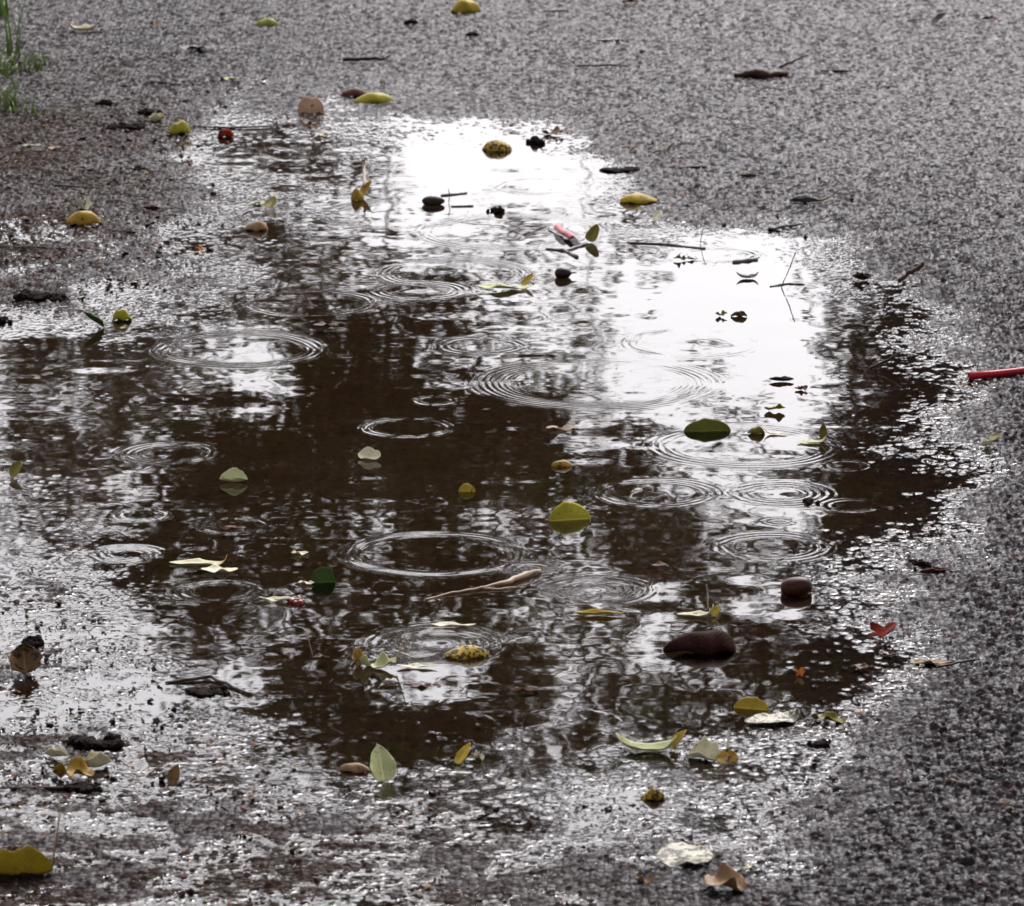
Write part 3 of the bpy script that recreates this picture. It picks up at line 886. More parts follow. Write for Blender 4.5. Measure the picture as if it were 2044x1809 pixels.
# upper left edge of the water
leaf(705, 193, 50, 16, 'dome', 'redbrown', 'red brown leaf touching the long lime coloured leaf', ratio=0.45)
leaf(748, 206, 84, 20, 'dome', 'yellowgreen', 'long yellow green leaf with a raised stem at the far water edge', yaw=180, ratio=0.42, stem=0.22, stem_up=12, arch=-0.5)
leaf(620, 226, 54, 32, 'half', 'peach', 'tan rounded leaf standing at the far edge of the water', ratio=1.3, shape='round', roll=8)
leaf(763, 168, 13, 11, 'dome', 'pale', 'tiny pale yellow leaf bit above the long lime coloured leaf')
leaf(313, 243, 32, 22, 'boat', 'paletip', 'cream cupped leaf with an orange tip in front of a dark clod', ratio=0.7)
leaf(357, 270, 46, 28, 'dome', 'yellowgreen', 'plain yellow green leaf beside the cream and orange leaf', ratio=0.65, stem=0.15)
leaf(450, 276, 34, 18, 'dome', 'red', 'dark red leaf at the far left water edge', ratio=0.6, yaw=-15)
leaf(640, 272, 36, 10, 'flat', 'pale', 'small pale leaf afloat below the tan rounded leaf')
leaf(62, 293, 38, 7, 'flat', 'pale', 'thin cream sliver of leaf on the left asphalt', ratio=0.3)
leaf(109, 299, 46, 9, 'flat', 'tan', 'thin pinkish sliver of leaf beside the cream sliver on the left', ratio=0.3)
leaf(992, 303, 60, 23, 'dome', 'spotted', 'round yellow brown leaf like a small stone in the bright far water', ratio=0.75)
leaf(1108, 268, 50, 16, 'crumple', 'brown', 'orange brown crumpled leaf at the far rim behind a dirt clod')
leaf(1276, 407, 78, 21, 'dome', 'yellow', 'yellow humped leaf at the stony right rim of the bright water', ratio=0.55)
leaf(1265, 303, 18, 13, 'point', 'tan', 'tiny orange leaf fragment on the far right rim')
leaf(1340, 300, 14, 15, 'point', 'ochre', 'tiny upright orange fragment beside a smaller one on the right rim')
leaf(713, 400, 25, 28, 'dome', 'ochre', 'small ochre leaf beside the leaf with an upright spike', ratio=0.7)
leaf(729, 394, 26, 34, 'point', 'yellow', 'yellow leaf with its stem standing up like a spike', yaw=30, pitch=70, stem=0.0, shape='ovate')
leaf(539, 416, 26, 24, 'point', 'olive', 'dark olive upright leaf in the grey left shallows', yaw=70, shape='ovate')
leaf(517, 408, 30, 8, 'flat', 'palegreen', 'small pale flat leaf lying left of the dark olive upright leaf')
leaf(510, 461, 48, 19, 'dome', 'tan', 'buff domed leaf in the grey left shallows', ratio=0.6)
leaf(166, 450, 74, 28, 'dome', 'ochre', 'large yellow brown domed leaf on the left, under a cream curl', ratio=0.55)
leaf(167, 420, 32, 26, 'crumple', 'pale', 'cream curled leaf resting on the back of a yellow brown leaf', ratio=0.6)
leaf(303, 420, 38, 10, 'trough', 'redbrown', 'narrow red leaf in the left grit', ratio=0.3)
leaf(398, 503, 22, 12, 'crumple', 'orange', 'small orange scrap of leaf in the left grit')
leaf(187, 654, 42, 32, 'point', 'darkgreen', 'dark green leaf at the left water edge beside a lighter one', yaw=200, pitch=40, ratio=0.7)
leaf(243, 642, 38, 24, 'dome', 'yellowgreen', 'yellow topped green leaf right of the dark green one', ratio=0.6)
# bright water
leaf(1182, 484, 28, 36, 'point', 'olive', 'olive leaf standing on end in the bright water beside the red scrap', yaw=60, pitch=68, shape='ovate', ratio=0.55)
leaf(1010, 578, 112, 12, 'flat', 'palegreen', 'long pale leaf blade lying at the water surface near the middle', yaw=6, ratio=0.25, shape='lance')
leaf(1052, 572, 26, 26, 'point', 'yellow', 'small yellow pointed tip rising at the end of a long pale leaf', yaw=40, shape='ovate')
leaf(1357, 521, 24, 13, 'crumple', 'brown', 'brownish scrap of leaf in the bright water')
leaf(1380, 520, 26, 13, 'flat', 'grey', 'grey scrap of leaf next to the brownish scrap in the bright water')
leaf(1440, 632, 24, 12, 'crumple', 'olive', 'small crumpled olive leaf alone in the white reflection')
leaf(1475, 633, 32, 11, 'dome', 'brown', 'small brown leaf right of the crumpled olive one in the white reflection', ratio=0.4)
leaf(1492, 556, 44, 12, 'bothup', 'grey', 'curled grey brown leaf in the bright water below a short twig', ratio=0.4)
leaf(1312, 441, 20, 20, 'point', 'pale', 'small pale leaf upright beneath the yellow humped leaf', yaw=50)
leaf(1546, 820, 42, 17, 'flat', 'yellowgreen', 'small flat mustard leaf floating below the white reflection', ratio=0.5, roll=-8)
leaf(1412, 862, 94, 26, 'half', 'green', 'large green leaf, half of it standing out of the water', ratio=0.95, roll=10, yaw=3, stem=0.0)
leaf(1510, 869, 34, 17, 'dome', 'olive', 'small olive leaf beside a pale strip, right of the large green leaf', ratio=0.6)
leaf(1548, 868, 46, 14, 'baseup', 'pale', 'pale twisted strip of leaf right of a small olive leaf', ratio=0.3)
leaf(1620, 886, 56, 14, 'tipup', 'palegreen', 'pale leaf curling up into a spike at the right of the puddle', ratio=0.35)
leaf(1643, 880, 16, 34, 'point', 'olive', 'thin olive spike of leaf at the end of a pale curling leaf', yaw=80, pitch=75, shape='lance', ratio=0.35)
leaf(1968, 892, 26, 16, 'trough', 'pale', 'pale folded leaf at the right rim of the puddle below the red straw', yaw=30)
leaf(1986, 882, 26, 16, 'point', 'olive', 'olive leaf tip behind the pale folded leaf at the right rim', yaw=40)
leaf(1720, 560, 42, 16, 'boat', 'darkbrown', 'dark cupped leaf where the bright water meets the right asphalt', ratio=0.5)
# middle of the puddle
leaf(737, 919, 46, 26, 'boat', 'pale', 'cream white cupped leaf floating on the dark middle water', ratio=0.55, yaw=-20, roll=22)
leaf(466, 963, 56, 28, 'trough', 'palegreen', 'pale greenish leaf on the dark water at left, with its edge turned up', ratio=0.55, roll=18)
leaf(932, 982, 34, 16, 'half', 'yellow', 'small yellow leaf between two glints in the middle of the dark water', ratio=0.9)
leaf(1122, 934, 42, 14, 'dome', 'ochre', 'small ochre leaf with a wet shine near the middle', ratio=0.5)
leaf(1138, 1041, 84, 40, 'half', 'yellowgreen', 'big rounded yellow green leaf, upright half above its mirror image', ratio=1.15, yaw=14, shape='ellip', stem=0.12, stem_up=2)
leaf(395, 1129, 116, 20, 'tipup', 'paletip', 'long cream leaf with an ochre upturned tip in the left dark water', yaw=-6, ratio=0.26, tip_at=0.82)
leaf(437, 1145, 74, 17, 'flat', 'pale', 'short cream leaf touching the long cream leaf with the ochre tip', ratio=0.5)
leaf(598, 1110, 34, 13, 'flat', 'palebase', 'tiny buff leaf afloat above the dark green upright leaf', yaw=10)
leaf(645, 1164, 48, 32, 'half', 'darkgreen', 'dark green rounded leaf half out of the dark water', ratio=1.35, roll=12, yaw=8, shape='round')
leaf(611, 1168, 32, 11, 'flat', 'pale', 'white scrap of leaf just left of the dark green rounded leaf')
leaf(560, 1203, 88, 13, 'flat', 'pale', 'long thin white leaf with red berries at its right end', yaw=-8, ratio=0.2, shape='lance')
leaf(1196, 1229, 98, 12, 'trough', 'yellow', 'long narrow yellow leaf floating flat in the near water', ratio=0.2, shape='lance', fold=0.3)
leaf(905, 1252, 90, 9, 'flat', 'pale', 'long whitish leaf barely above water behind the spotted yellow one', ratio=0.22, shape='lance')
leaf(832, 1336, 82, 10, 'flat', 'pale', 'long whitish leaf left of the spotted yellow leaf, flush with the water', ratio=0.22, shape='lance')
leaf(1388, 1232, 72, 24, 'tipup', 'pale', 'pale leaf behind the big maroon leaf, one end curled', yaw=-12, ratio=0.35)
leaf(1427, 1233, 17, 24, 'point', 'yellow', 'yellow leaf tip standing up behind the big maroon leaf', yaw=70, stem=0.4, stem_up=80, shape='ovate')
leaf(1398, 1306, 146, 48, 'dome', 'maroon', 'big dark maroon humped leaf in the near right water', ratio=0.6, yaw=186, shape='ovate', ragged=0.16, roll=4)
leaf(1763, 1281, 60, 38, 'point', 'red', 'bright red lobed leaf standing at the right stony rim', shape='lobed', ratio=1.0, yaw=25, pitch=48)
leaf(1596, 1352, 20, 18, 'point', 'orange', 'small bright orange leaf tip in the near right water', yaw=60, shape='lobed', ratio=0.9)
leaf(715, 1330, 22, 34, 'point', 'ochre', 'ochre curled leaf edge at the left of a pale curly leaf', yaw=100, ratio=0.7)
leaf(755, 1336, 76, 34, 'crumple', 'palegreen', 'pale curly leaf left of the spotted yellow leaf', ratio=0.45, stem=0.35, stem_up=50, yaw=180)
leaf(931, 1317, 90, 27, 'dome', 'spotted', 'yellow humped leaf speckled with black in the near water', ratio=0.55, shape='ovate')
leaf(1500, 1419, 70, 26, 'half', 'yellow', 'yellow leaf lifted above the water left of a black spotted white leaf', ratio=0.75, yaw=-16)
leaf(1542, 1446, 112, 30, 'tipup', 'dirty', 'white leaf with black spots, its right end curled into the air', yaw=14, ratio=0.5, tip_at=0.70, tip=1.7, roll=4, ragged=0.2)
leaf(1655, 1446, 70, 24, 'crumple', 'olive', 'limp olive and tan leaf at the right near rim', ratio=0.45, yaw=-18)
leaf(1290, 1501, 120, 36, 'bothup', 'palegreen', 'long pale leaf with both ends curled up in the near water', yaw=-8, ratio=0.34, base=0.9)
leaf(1353, 1499, 34, 40, 'point', 'yellow', 'yellow pointed end standing up beside the long pale curled leaf', yaw=20, ratio=0.7, shape='ovate')
leaf(1406, 1521, 66, 50, 'trough', 'pale', 'broad white folded leaf left of a brown pointed one', yaw=-35, ratio=0.7, roll=18)
leaf(1452, 1528, 46, 32, 'point', 'ochre', 'brown pointed leaf with an upright stem in the near water', yaw=90, ratio=0.9, stem=0.0, shape='ovate')
leaf(765, 1562, 52, 74, 'point', 'palegreen', 'pale green leaf standing on end with its tip up in the near water', yaw=105, pitch=64, ratio=0.55, shape='ovate')
leaf(708, 1543, 62, 18, 'dome', 'tan', 'flat pinkish tan leaf left of the pale leaf standing on end', ratio=0.4)
leaf(923, 1528, 32, 44, 'point', 'yellow', 'narrow yellow leaf on edge in the near water', yaw=55, pitch=55, ratio=0.4, shape='ovate')
leaf(952, 1520, 30, 22, 'crumple', 'pale', 'small whitish scrap right of the narrow yellow leaf')
leaf(1304, 1599, 48, 24, 'dome', 'spotted', 'small ochre leaf with brown blotches on the near right grit', ratio=0.55)
# near left
leaf(148, 1556, 84, 44, 'crumple', 'ochre', 'yellow brown crumpled leaf at the left over a dark hollow', ratio=0.6)
leaf(194, 1534, 54, 36, 'trough', 'palebase', 'cream yellow leaf right of the yellow brown crumpled one', yaw=20)
leaf(112, 1512, 46, 20, 'trough', 'pale', 'small cream leaf above the yellow brown crumpled one', yaw=-15)
leaf(345, 1572, 26, 42, 'point', 'brown', 'small brown leaf on edge in the near left film of water', yaw=70, pitch=66, ratio=0.5)
leaf(51, 1346, 68, 60, 'point', 'brown', 'orange brown broad leaf standing up at the left edge', yaw=100, pitch=58, ratio=0.95, shape='ovate', ragged=0.22, tip=1.6, tip_at=0.6)
leaf(40, 1752, 130, 62, 'trough', 'yellow', 'large yellow leaf with a long curved stem at the near left corner', yaw=190, ratio=0.5, stem=0.30, stem_up=60, roll=14)
leaf(1368, 1736, 114, 52, 'flat', 'dirty', 'dirty white leaf lying flat on the near right grit', ratio=1.05, yaw=8, roll=5)
leaf(1448, 1786, 84, 62, 'crumple', 'tan', 'crumpled tan leaf with holes near the bottom of the photo', ratio=0.8, yaw=45, roll=14)
leaf(1492, 1742, 50, 26, 'flat', 'dirty', 'small greyish leaf behind the crumpled tan leaf', yaw=15)
leaf(1285, 1766, 40, 22, 'crumple', 'tan', 'small buff leaf scrap left of the crumpled tan leaf')
leaf(1860, 1330, 86, 15, 'flat', 'tan', 'faded straw coloured leaf at the right rim with a dark twig', ratio=0.28, yaw=6, shape='lance')
leaf(1870, 1147, 72, 14, 'trough', 'redbrown', 'dull red narrow leaf on the right stones below the straw', ratio=0.25, yaw=8, shape='lance')
leaf(1722, 1338, 44, 13, 'flat', 'redbrown', 'pinkish wet leaf scrap right of the small orange leaf tip')
leaf(1770, 1310, 30, 8, 'flat', 'redbrown', 'dark red scrap under the bright red lobed leaf')
leaf(650, 650, 50, 12, 'sunk', 'redbrown', 'red brown leaf just under the water left of the middle', z=-0.0012)
leaf(1120, 858, 60, 20, 'sunk', 'tan', 'brownish leaf lying just under the water near the middle', z=-0.0012)
leaf(465, 1056, 50, 16, 'sunk', 'redbrown', 'dull red leaf under the dark water at left', z=-0.0015)
leaf(850, 1372, 60, 16, 'sunk', 'redbrown', 'dull red leaf under the near water below the spotted yellow leaf', z=-0.0012)
leaf(640, 1312, 36, 12, 'sunk', 'redbrown', 'small rusty leaf in the dark near water with a hair thin stalk', z=-0.0006)
leaf(1050, 1378, 60, 20, 'sunk', 'redbrown', 'rusty leaf under water between the spotted yellow and maroon leaves', z=-0.0015)
leaf(1310, 1132, 40, 10, 'crumple', 'redbrown', 'small crimson scrap afloat left of the brown nut')
leaf(30, 955, 26, 34, 'point', 'olive', 'small olive leaf on edge at the left border of the water', yaw=60)
leaf(1560, 762, 50, 10, 'trough', 'darkbrown', 'dark narrow leaf on the ripples right of centre', ratio=0.25)
leaf(1600, 780, 26, 10, 'crumple', 'redbrown', 'tiny dark red scrap on the ripples right of centre')
leaf(1606, 405, 60, 14, 'trough', 'grey', 'long dark grey leaf with a fine stem on the right asphalt', ratio=0.32, stem=0.7, stem_up=3, yaw=180)
leaf(1495, 354, 34, 7, 'trough', 'brown', 'short rusty leaf sliver on the right asphalt', ratio=0.3)

# ------------------------------------------------------------------ twigs, stems and straws
TWIG_M = plain_material('wet_twig', (0.030, 0.018, 0.012), (0.014, 0.009, 0.006), 90, 0.5, 0.7, 0.001, 0.12)
BARK_M = plain_material('wet_bark_stick', (0.050, 0.023, 0.012), (0.013, 0.007, 0.0045), 60, 0.5, 0.8, 0.001, 0.12)
PALE_M = plain_material('pale_stalk', (0.16, 0.105, 0.055), (0.10, 0.060, 0.030), 90, 0.5)
GREY_M = plain_material('grey_twig', (0.08, 0.070, 0.06), (0.045, 0.039, 0.034), 90, 0.5)
TWIGS = 'twigs and stalks scattered on the ground and in the water'


def place(X, Y, zm, first):
    if zm >= 6 and first[1] - Y > 4:                     # a point up in the air, above the foot of the stalk
        f = at(first[0], first[1])
        b = base_z(f.x, f.y)
        f = at(first[0], first[1], b)
        p = px_per_m(first[1])
        return Vector((f.x + (X - first[0]) / p, f.y, b + first[2] / 1000 + (first[1] - Y) / p))
    g = at(X, Y)
    b = base_z(g.x, g.y)
    g = at(X, Y, b + zm / 1000)
    return g


def twig(pts, radii, mat, label, name='twig', cat='twig', forks=(), jitter=0.4):
    """pts: (photo X, photo Y, height mm); radii in mm"""
    W = []
    for X, Y, zm in pts:
        W.append(place(X, Y, zm, pts[0]))
    o = W[0].copy()

    def fine(ps, rs):
        out, ro = [], []
        for i in range(len(ps) - 1):
            n = 5
            for q in range(n):
                f = q / n
                p = ps[i].lerp(ps[i + 1], f)
                m = jitter * rs[i] / 1000
                out.append(p - o + Vector((random.uniform(-m, m), random.uniform(-m, m), random.uniform(-m, m))))
                ro.append((rs[i] * (1 - f) + rs[i + 1] * f) / 1000 * random.uniform(0.85, 1.15))
        out.append(ps[-1] - o); ro.append(rs[-1] / 1000)
        return tube(out, ro, 7)
    V, Fc = fine(W, radii)
    ob = new_mesh_object(name, V, Fc, mat)
    ob.location = o
    tag(ob, label, cat, TWIGS)
    for fp, fr in forks:
        Wf = []
        for X, Y, zm in fp:
            Wf.append(place(X, Y, zm, pts[0]))
        v, f = fine(Wf, fr)
        new_mesh_object('branch', v, f, mat, parent=ob)
    return ob


twig([(1467, 150, 5), (1520, 146, 7), (1572, 145, 5)], [3.5, 8, 4], BARK_M, 'thick dark piece of bark on the far right asphalt', 'stick', 'stick',
     [([(1556, 140, 10), (1585, 128, 10), (1612, 116, 12)], [2.2, 1.6, 0.8])])
twig([(686, 118, 3), (730, 117, 3.5), (766, 117, 3)], [3.2, 3.0, 2.2], TWIG_M, 'straight dark twig with a small fork on the far asphalt', forks=[([(764, 118, 3), (782, 112, 8)], [2.0, 1.2])])
twig([(300, 162, 2), (372, 170, 2)], [1.6, 0.9], TWIG_M, 'thin dark twig on the far left asphalt')
twig([(1086, 22, 2), (1135, 21, 2)], [1.2, 2.2], GREY_M, 'short grey twig at the top edge of the asphalt')
twig([(1150, 132, 2), (1212, 130, 2), (1250, 131, 2)], [1.2, 1.6, 1.0], TWIG_M, 'faint thin twig lying flat on the middle of the far asphalt')
twig([(1355, 336, 2), (1412, 334, 2)], [2.4, 2.0], TWIG_M, 'short dark straight twig on the right asphalt above the water')
twig([(1535, 458, 2), (1590, 448, 2), (1606, 446, 2)], [2.0, 1.4, 0.8], TWIG_M, 'thin twig along the right rim of the bright water')
twig([(1796, 560, 1), (1812, 548, 12), (1832, 536, 24), (1844, 526, 36)], [2.6, 2.8, 3.2, 2.4], BARK_M, 'brown bent stick rising from the right rim of the bright water', 'stick', 'stick')
twig([(1735, 736, 0.5), (1768, 722, 6), (1800, 702, 12)], [1.8, 1.6, 0.8], TWIG_M, 'thin dark twig on the dark right water near the red straw')
twig([(1560, 573, 0.5), (1572, 545, 9), (1583, 516, 28), (1588, 503, 40)], [0.7, 0.6, 0.6, 0.5], TWIG_M, 'hair thin stalk standing in the white reflection', 'stalk', 'stalk')
twig([(1538, 572, 0.4), (1572, 566, 0.6), (1606, 568, 0.4)], [0.9, 1.2, 0.8], GREY_M, 'short grey twig at the foot of the hair thin stalk')
twig([(1464, 523, 1), (1512, 517, 1.2)], [2.6, 2.0], GREY_M, 'stubby grey twig inside a ripple ring in the bright water')
twig([(1090, 496, 0.8), (1130, 500, 0.8), (1172, 486, 1)], [1.4, 1.8, 1.4], GREY_M, 'grey twig in the bright water against the olive leaf', forks=[([(1128, 500, 0.8), (1152, 513, 0.8)], [1.5, 2.4])])
twig([(1322, 487, 0.6), (1408, 496, 0.6)], [1.2, 1.6], GREY_M, 'straight grey straw afloat in the bright water')
twig([(1258, 485, 0.5), (1322, 487, 0.5)], [1.0, 1.0], TWIG_M, 'short dark straw left of the straight grey one')
twig([(1398, 485, 0.4), (1402, 462, 14), (1408, 440, 30)], [0.5, 0.45, 0.4], TWIG_M, 'fine upright hair of a stalk at the edge of the bright water', 'stalk', 'stalk')
twig([(896, 404, 0.5), (898, 388, 14), (895, 378, 26)], [0.6, 0.5, 0.5], TWIG_M, 'fine stalk standing behind the dark nutlet', 'stalk', 'stalk')
twig([(880, 390, 0.8), (932, 385, 0.8)], [1.5, 1.3], GREY_M, 'pale grey straw afloat behind the dark nutlet')
twig([(900, 412, 0.5), (945, 411, 0.5)], [1.0, 1.2], GREY_M, 'small grey straw right of the dark nutlet')
twig([(728, 372, 16), (727, 352, 34), (728, 338, 52)], [1.8, 1.3, 0.8], PALE_M, 'ochre spike of a stalk rising from a yellow leaf', 'stalk', 'stalk', jitter=0.15)
twig([(1065, 568, 4), (1070, 556, 14)], [1.2, 0.7], PALE_M, 'short pale stalk at the tip of the long pale leaf', 'stalk', 'stalk')
twig([(848, 1197, 0.6), (890, 1186, 1.0), (960, 1174, 1.6), (1010, 1164, 2.4), (1050, 1146, 3.0), (1078, 1140, 2.2)], [0.8, 1.0, 1.4, 2.2, 3.2, 1.8], PALE_M,
     'long tan twig afloat in the near dark water, thick at its right end', forks=[([(960, 1174, 1.5), (1000, 1176, 1.0), (1030, 1172, 0.6)], [1.2, 1.0, 0.6])])
twig([(1413, 1218, 3), (1412, 1188, 26), (1410, 1172, 40)], [0.8, 0.7, 0.6], PALE_M, 'thin tan stalk standing above the big maroon leaf', 'stalk', 'stalk')
twig([(1452, 1500, 14), (1455, 1486, 30), (1457, 1476, 42)], [1.2, 0.9, 0.7], TWIG_M, 'dark stalk standing on the brown pointed leaf', 'stalk', 'stalk')
twig([(624, 1308, 0.5), (618, 1285, 18), (612, 1262, 34)], [0.5, 0.45, 0.4], PALE_M, 'hair thin orange stalk standing in the dark near water', 'stalk', 'stalk')
twig([(1872, 1332, 1), (1920, 1322, 3), (1956, 1316, 4)], [1.0, 1.2, 0.8], TWIG_M, 'dark twig pointing right from the faded straw coloured leaf')
twig([(330, 1362, 1), (420, 1352, 2), (500, 1386, 1)], [1.4, 1.8, 1.0], TWIG_M, 'thin wet twig at the near left rim of the dark water')
twig([(20, 1574, 1), (120, 1572, 1.5), (200, 1570, 1)], [1.2, 1.4, 0.8], TWIG_M, 'long thin dark twig under the yellow brown crumpled leaf')
twig([(60, 366, 1.5), (140, 372, 1.5), (220, 376, 1.5)], [1.0, 1.3, 0.9], TWIG_M, 'thin long twig in the grit at the left')
twig([(0, 492, 1), (90, 494, 1.2), (180, 500, 1)], [1.0, 1.2, 0.8], TWIG_M, 'thin dark twig in the grit under the yellow brown domed leaf')
twig([(375, 252, 1.5), (460, 255, 1.5), (560, 252, 1.5)], [1.0, 1.4, 0.8], TWIG_M, 'thin dark twig behind the dark red leaf')
twig([(225, 418, 1), (255, 436, 1)], [0.8, 0.8], TWIG_M, 'short twig right of the yellow brown domed leaf')
twig([(1160, 1290, 0.6), (1200, 1285, 0.8)], [0.8, 1.0], GREY_M, 'short straw afloat in the bright gap of the near water')
twig([(440, 28, 2), (500, 14, 3)], [1.8, 1.2], TWIG_M, 'dark twig at the top edge left of the lime green leaf')
twig([(1812, 42, 2), (1850, 37, 3)], [1.6, 1.2], TWIG_M, 'small dark twig next to the upright leaf at the far right')
twig([(1640, 143, 2), (1700, 142, 2)], [2.6, 1.8], BARK_M, 'reddish bark splinter right of the thick dark bark')

# ------------------------------------------------------------------ red straw, plastic scrap
RED_P = plain_material('red_plastic', (0.24, 0.004, 0.010), (0.17, 0.003, 0.008), 30, 0.4, 0.1, 0.0003, 0.2)
a_, b_ = at(1934, 760), at(2120, 750)
za, zb = base_z(a_.x, a_.y) + 0.0050, base_z(b_.x, b_.y) + 0.0058
a_.z, b_.z = za, zb
ax = (b_ - a_)
n_s, ro, ri = 20, 0.0042, 0.0036
e1 = ax.cross(Vector((0, 0, 1))).normalized(); e2 = e1.cross(ax).normalized()
SV, SF = [], []
ringq = [(0, ro), (0.25, ro), (0.5, ro), (0.75, ro), (1, ro), (1, ri), (0.5, ri), (0, ri)]
for (q, r_) in ringq:
    for s in range(n_s):
        an = 2 * math.pi * s / n_s
        SV.append(ax * q + (e1 * math.cos(an) + e2 * math.sin(an)) * r_ + Vector((0, 0, -0.0012 * math.sin(q * 3.1))))
for i in range(len(ringq)):
    j = (i + 1) % len(ringq)
    for s in range(n_s):
        t = (s + 1) % n_s
        SF.append((i * n_s + s, i * n_s + t, j * n_s + t, j * n_s + s))
straw = new_mesh_object('drinking_straw', SV, SF, RED_P)
straw.location = a_
tag(straw, 'bright red plastic straw lying on the right stones, cut by the photo edge', 'straw')

k_ = Nodes('clear_film')
_t = k_.n('BsdfTransparent'); _t.inputs['Color'].default_value = (0.72, 0.70, 0.72, 1)
_g = k_.principled((0.30, 0.28, 0.29), 0.15, None, 0.5)
_m = k_.n('MixShader'); _m.inputs[0].default_value = 0.45
k_.link(_t.outputs[0], _m.inputs[1]); k_.link(_g, _m.inputs[2])
FILM = k_.done(_m.outputs[0])
root = bpy.data.objects.new('plastic_scrap', None); COL.objects.link(root)
c0, c1 = at(1113, 456), at(1145, 484)
root.location = (c0 + c1) / 2
tag(root, 'small clear plastic scrap with a red stripe in the bright water', 'plastic scrap')
d_ = (c1 - c0); nrm_ = Vector((-d_.y, d_.x, 0)).normalized()


def strip(name, w0, w1, lift, mat, rag):
    V, nn = [], 14
    for i in range(nn):
        q = i / (nn - 1) - 0.5
        for t in np.linspace(w0, w1, 5):
            V.append(d_ * q * (1 + rag * random.uniform(-.15, .15)) + nrm_ * t * (1 + rag * random.uniform(-.2, .2)) + Vector((0, 0, lift + 0.0022 * math.sin(q * 5) + 0.5 * lift * math.cos(t * 500))))
    o = new_mesh_object(name, V, [tuple(f) for f in grid_faces(nn, 5)], mat, parent=root)
    s_ = o.modifiers.new('thickness', 'SOLIDIFY'); s_.thickness = 0.0004
    return o


strip('film', -0.012, 0.013, 0.0020, FILM, 1.0)
strip('stripe', -0.005, 0.004, 0.0046, plain_material('faded_red_plastic', (0.26, 0.026, 0.036), (0.20, 0.016, 0.026), 60, 0.35, 0.2, 0.0004, 0.4), 0.3)


# ------------------------------------------------------------------ nuts, seeds, berries, clods
def lathe(profile, n=24):
    """profile of (x along the axis, radius)"""
    V, Fc = [], []
    for x, r in profile:
        for s in range(n):
            an = 2 * math.pi * s / n
            V.append((x, r * math.cos(an), r * math.sin(an)))
    for i in range(len(profile) - 1):
        for s in range(n):
            t = (s + 1) % n
            Fc.append((i * n + s, (i + 1) * n + s, (i + 1) * n + t, i * n + t))
    return V, Fc


NUT = plain_material('nut_shell', (0.034, 0.0095, 0.0045), (0.020, 0.006, 0.003), 25, 0.34, 0.3, 0.0007, 0.10)
SCAR = plain_material('nut_scar', (0.016, 0.010, 0.006), (0.009, 0.006, 0.004), 200, 0.7, 0.6)
pm = px_per_m(1188)
g = at(1588, 1184)
root = bpy.data.objects.new('nut', None); COL.objects.link(root)
root.location = (g.x, g.y, 0.0)
tag(root, 'glossy reddish brown nut lying in the near right water', 'nut')
hl, rr_ = 31 / pm, 20 / pm
prof = [(-hl * math.cos(a) * 0.97, rr_ * (math.sin(a) ** 0.62)) for a in np.linspace(0.03, 2.55, 18)]
v, f = lathe(prof)
nm = Matrix.Rotation(R(-8), 3, 'Y')
lift = rr_ * 0.62
shell = new_mesh_object('shell', [tuple(nm @ Vector(q) + Vector((0, 0, lift))) for q in v], f, NUT, parent=root)
xe, re_ = prof[-1]
v, f = lathe([(xe, re_), (xe + 0.0012, re_ * 1.02), (xe + 0.0028, re_ * 0.85), (xe + 0.0036, re_ * 0.4), (xe + 0.0040, 0.0002)])
new_mesh_object('scar', [tuple(nm @ Vector(q) + Vector((0, 0, lift))) for q in v], f, SCAR, parent=root)


def seed(X, Yb, w, h, label, mat, stalk=True, sink=0.3):
    pm = px_per_m(Yb); g = at(X, Yb)
    z = base_z(g.x, g.y)
    r0 = bpy.data.objects.new('seed', None); COL.objects.link(r0)
    a, b = w / 2 / pm, h / 2 / pm
    r0.location = (g.x, g.y + b, z)
    tag(r0, label, 'seed')
    prof = [(-a * math.cos(t), b * math.sin(t) * (1 + 0.15 * math.cos(t))) for t in np.linspace(0.02, 3.12, 16)]
    v, f = lathe(prof, 18)
    new_mesh_object('husk', [(q[0], q[1], q[2] + b * (1 - sink)) for q in v], f, mat, parent=r0)
    if stalk:
        v, f = tube([Vector((a * 0.95, 0, b * (1 - sink))), Vector((a * 1.3, 0, b * 0.8)), Vector((a * 1.6, 0.001, b * 0.7))], [0.0012, 0.0009, 0.0007], 6)
        new_mesh_object('stalk', v, f, STEM_DARK, parent=r0)
    return r0


SEED_M = plain_material('seed_husk', (0.012, 0.004, 0.0035), (0.008, 0.003, 0.0025), 80, 0.4, 0.3, 0.0006, 0.15)
DARK_M = plain_material('nutlet_husk', (0.010, 0.008, 0.007), (0.020, 0.014, 0.010), 120, 0.55, 0.6, 0.001, 0.1)
seed(1124, 556, 34, 24, 'oval dark maroon seed floating at the edge of the white reflection', SEED_M)
seed(865, 410, 46, 20, 'dark brown nutlet in the far bright water beside a fine stalk', DARK_M, False)

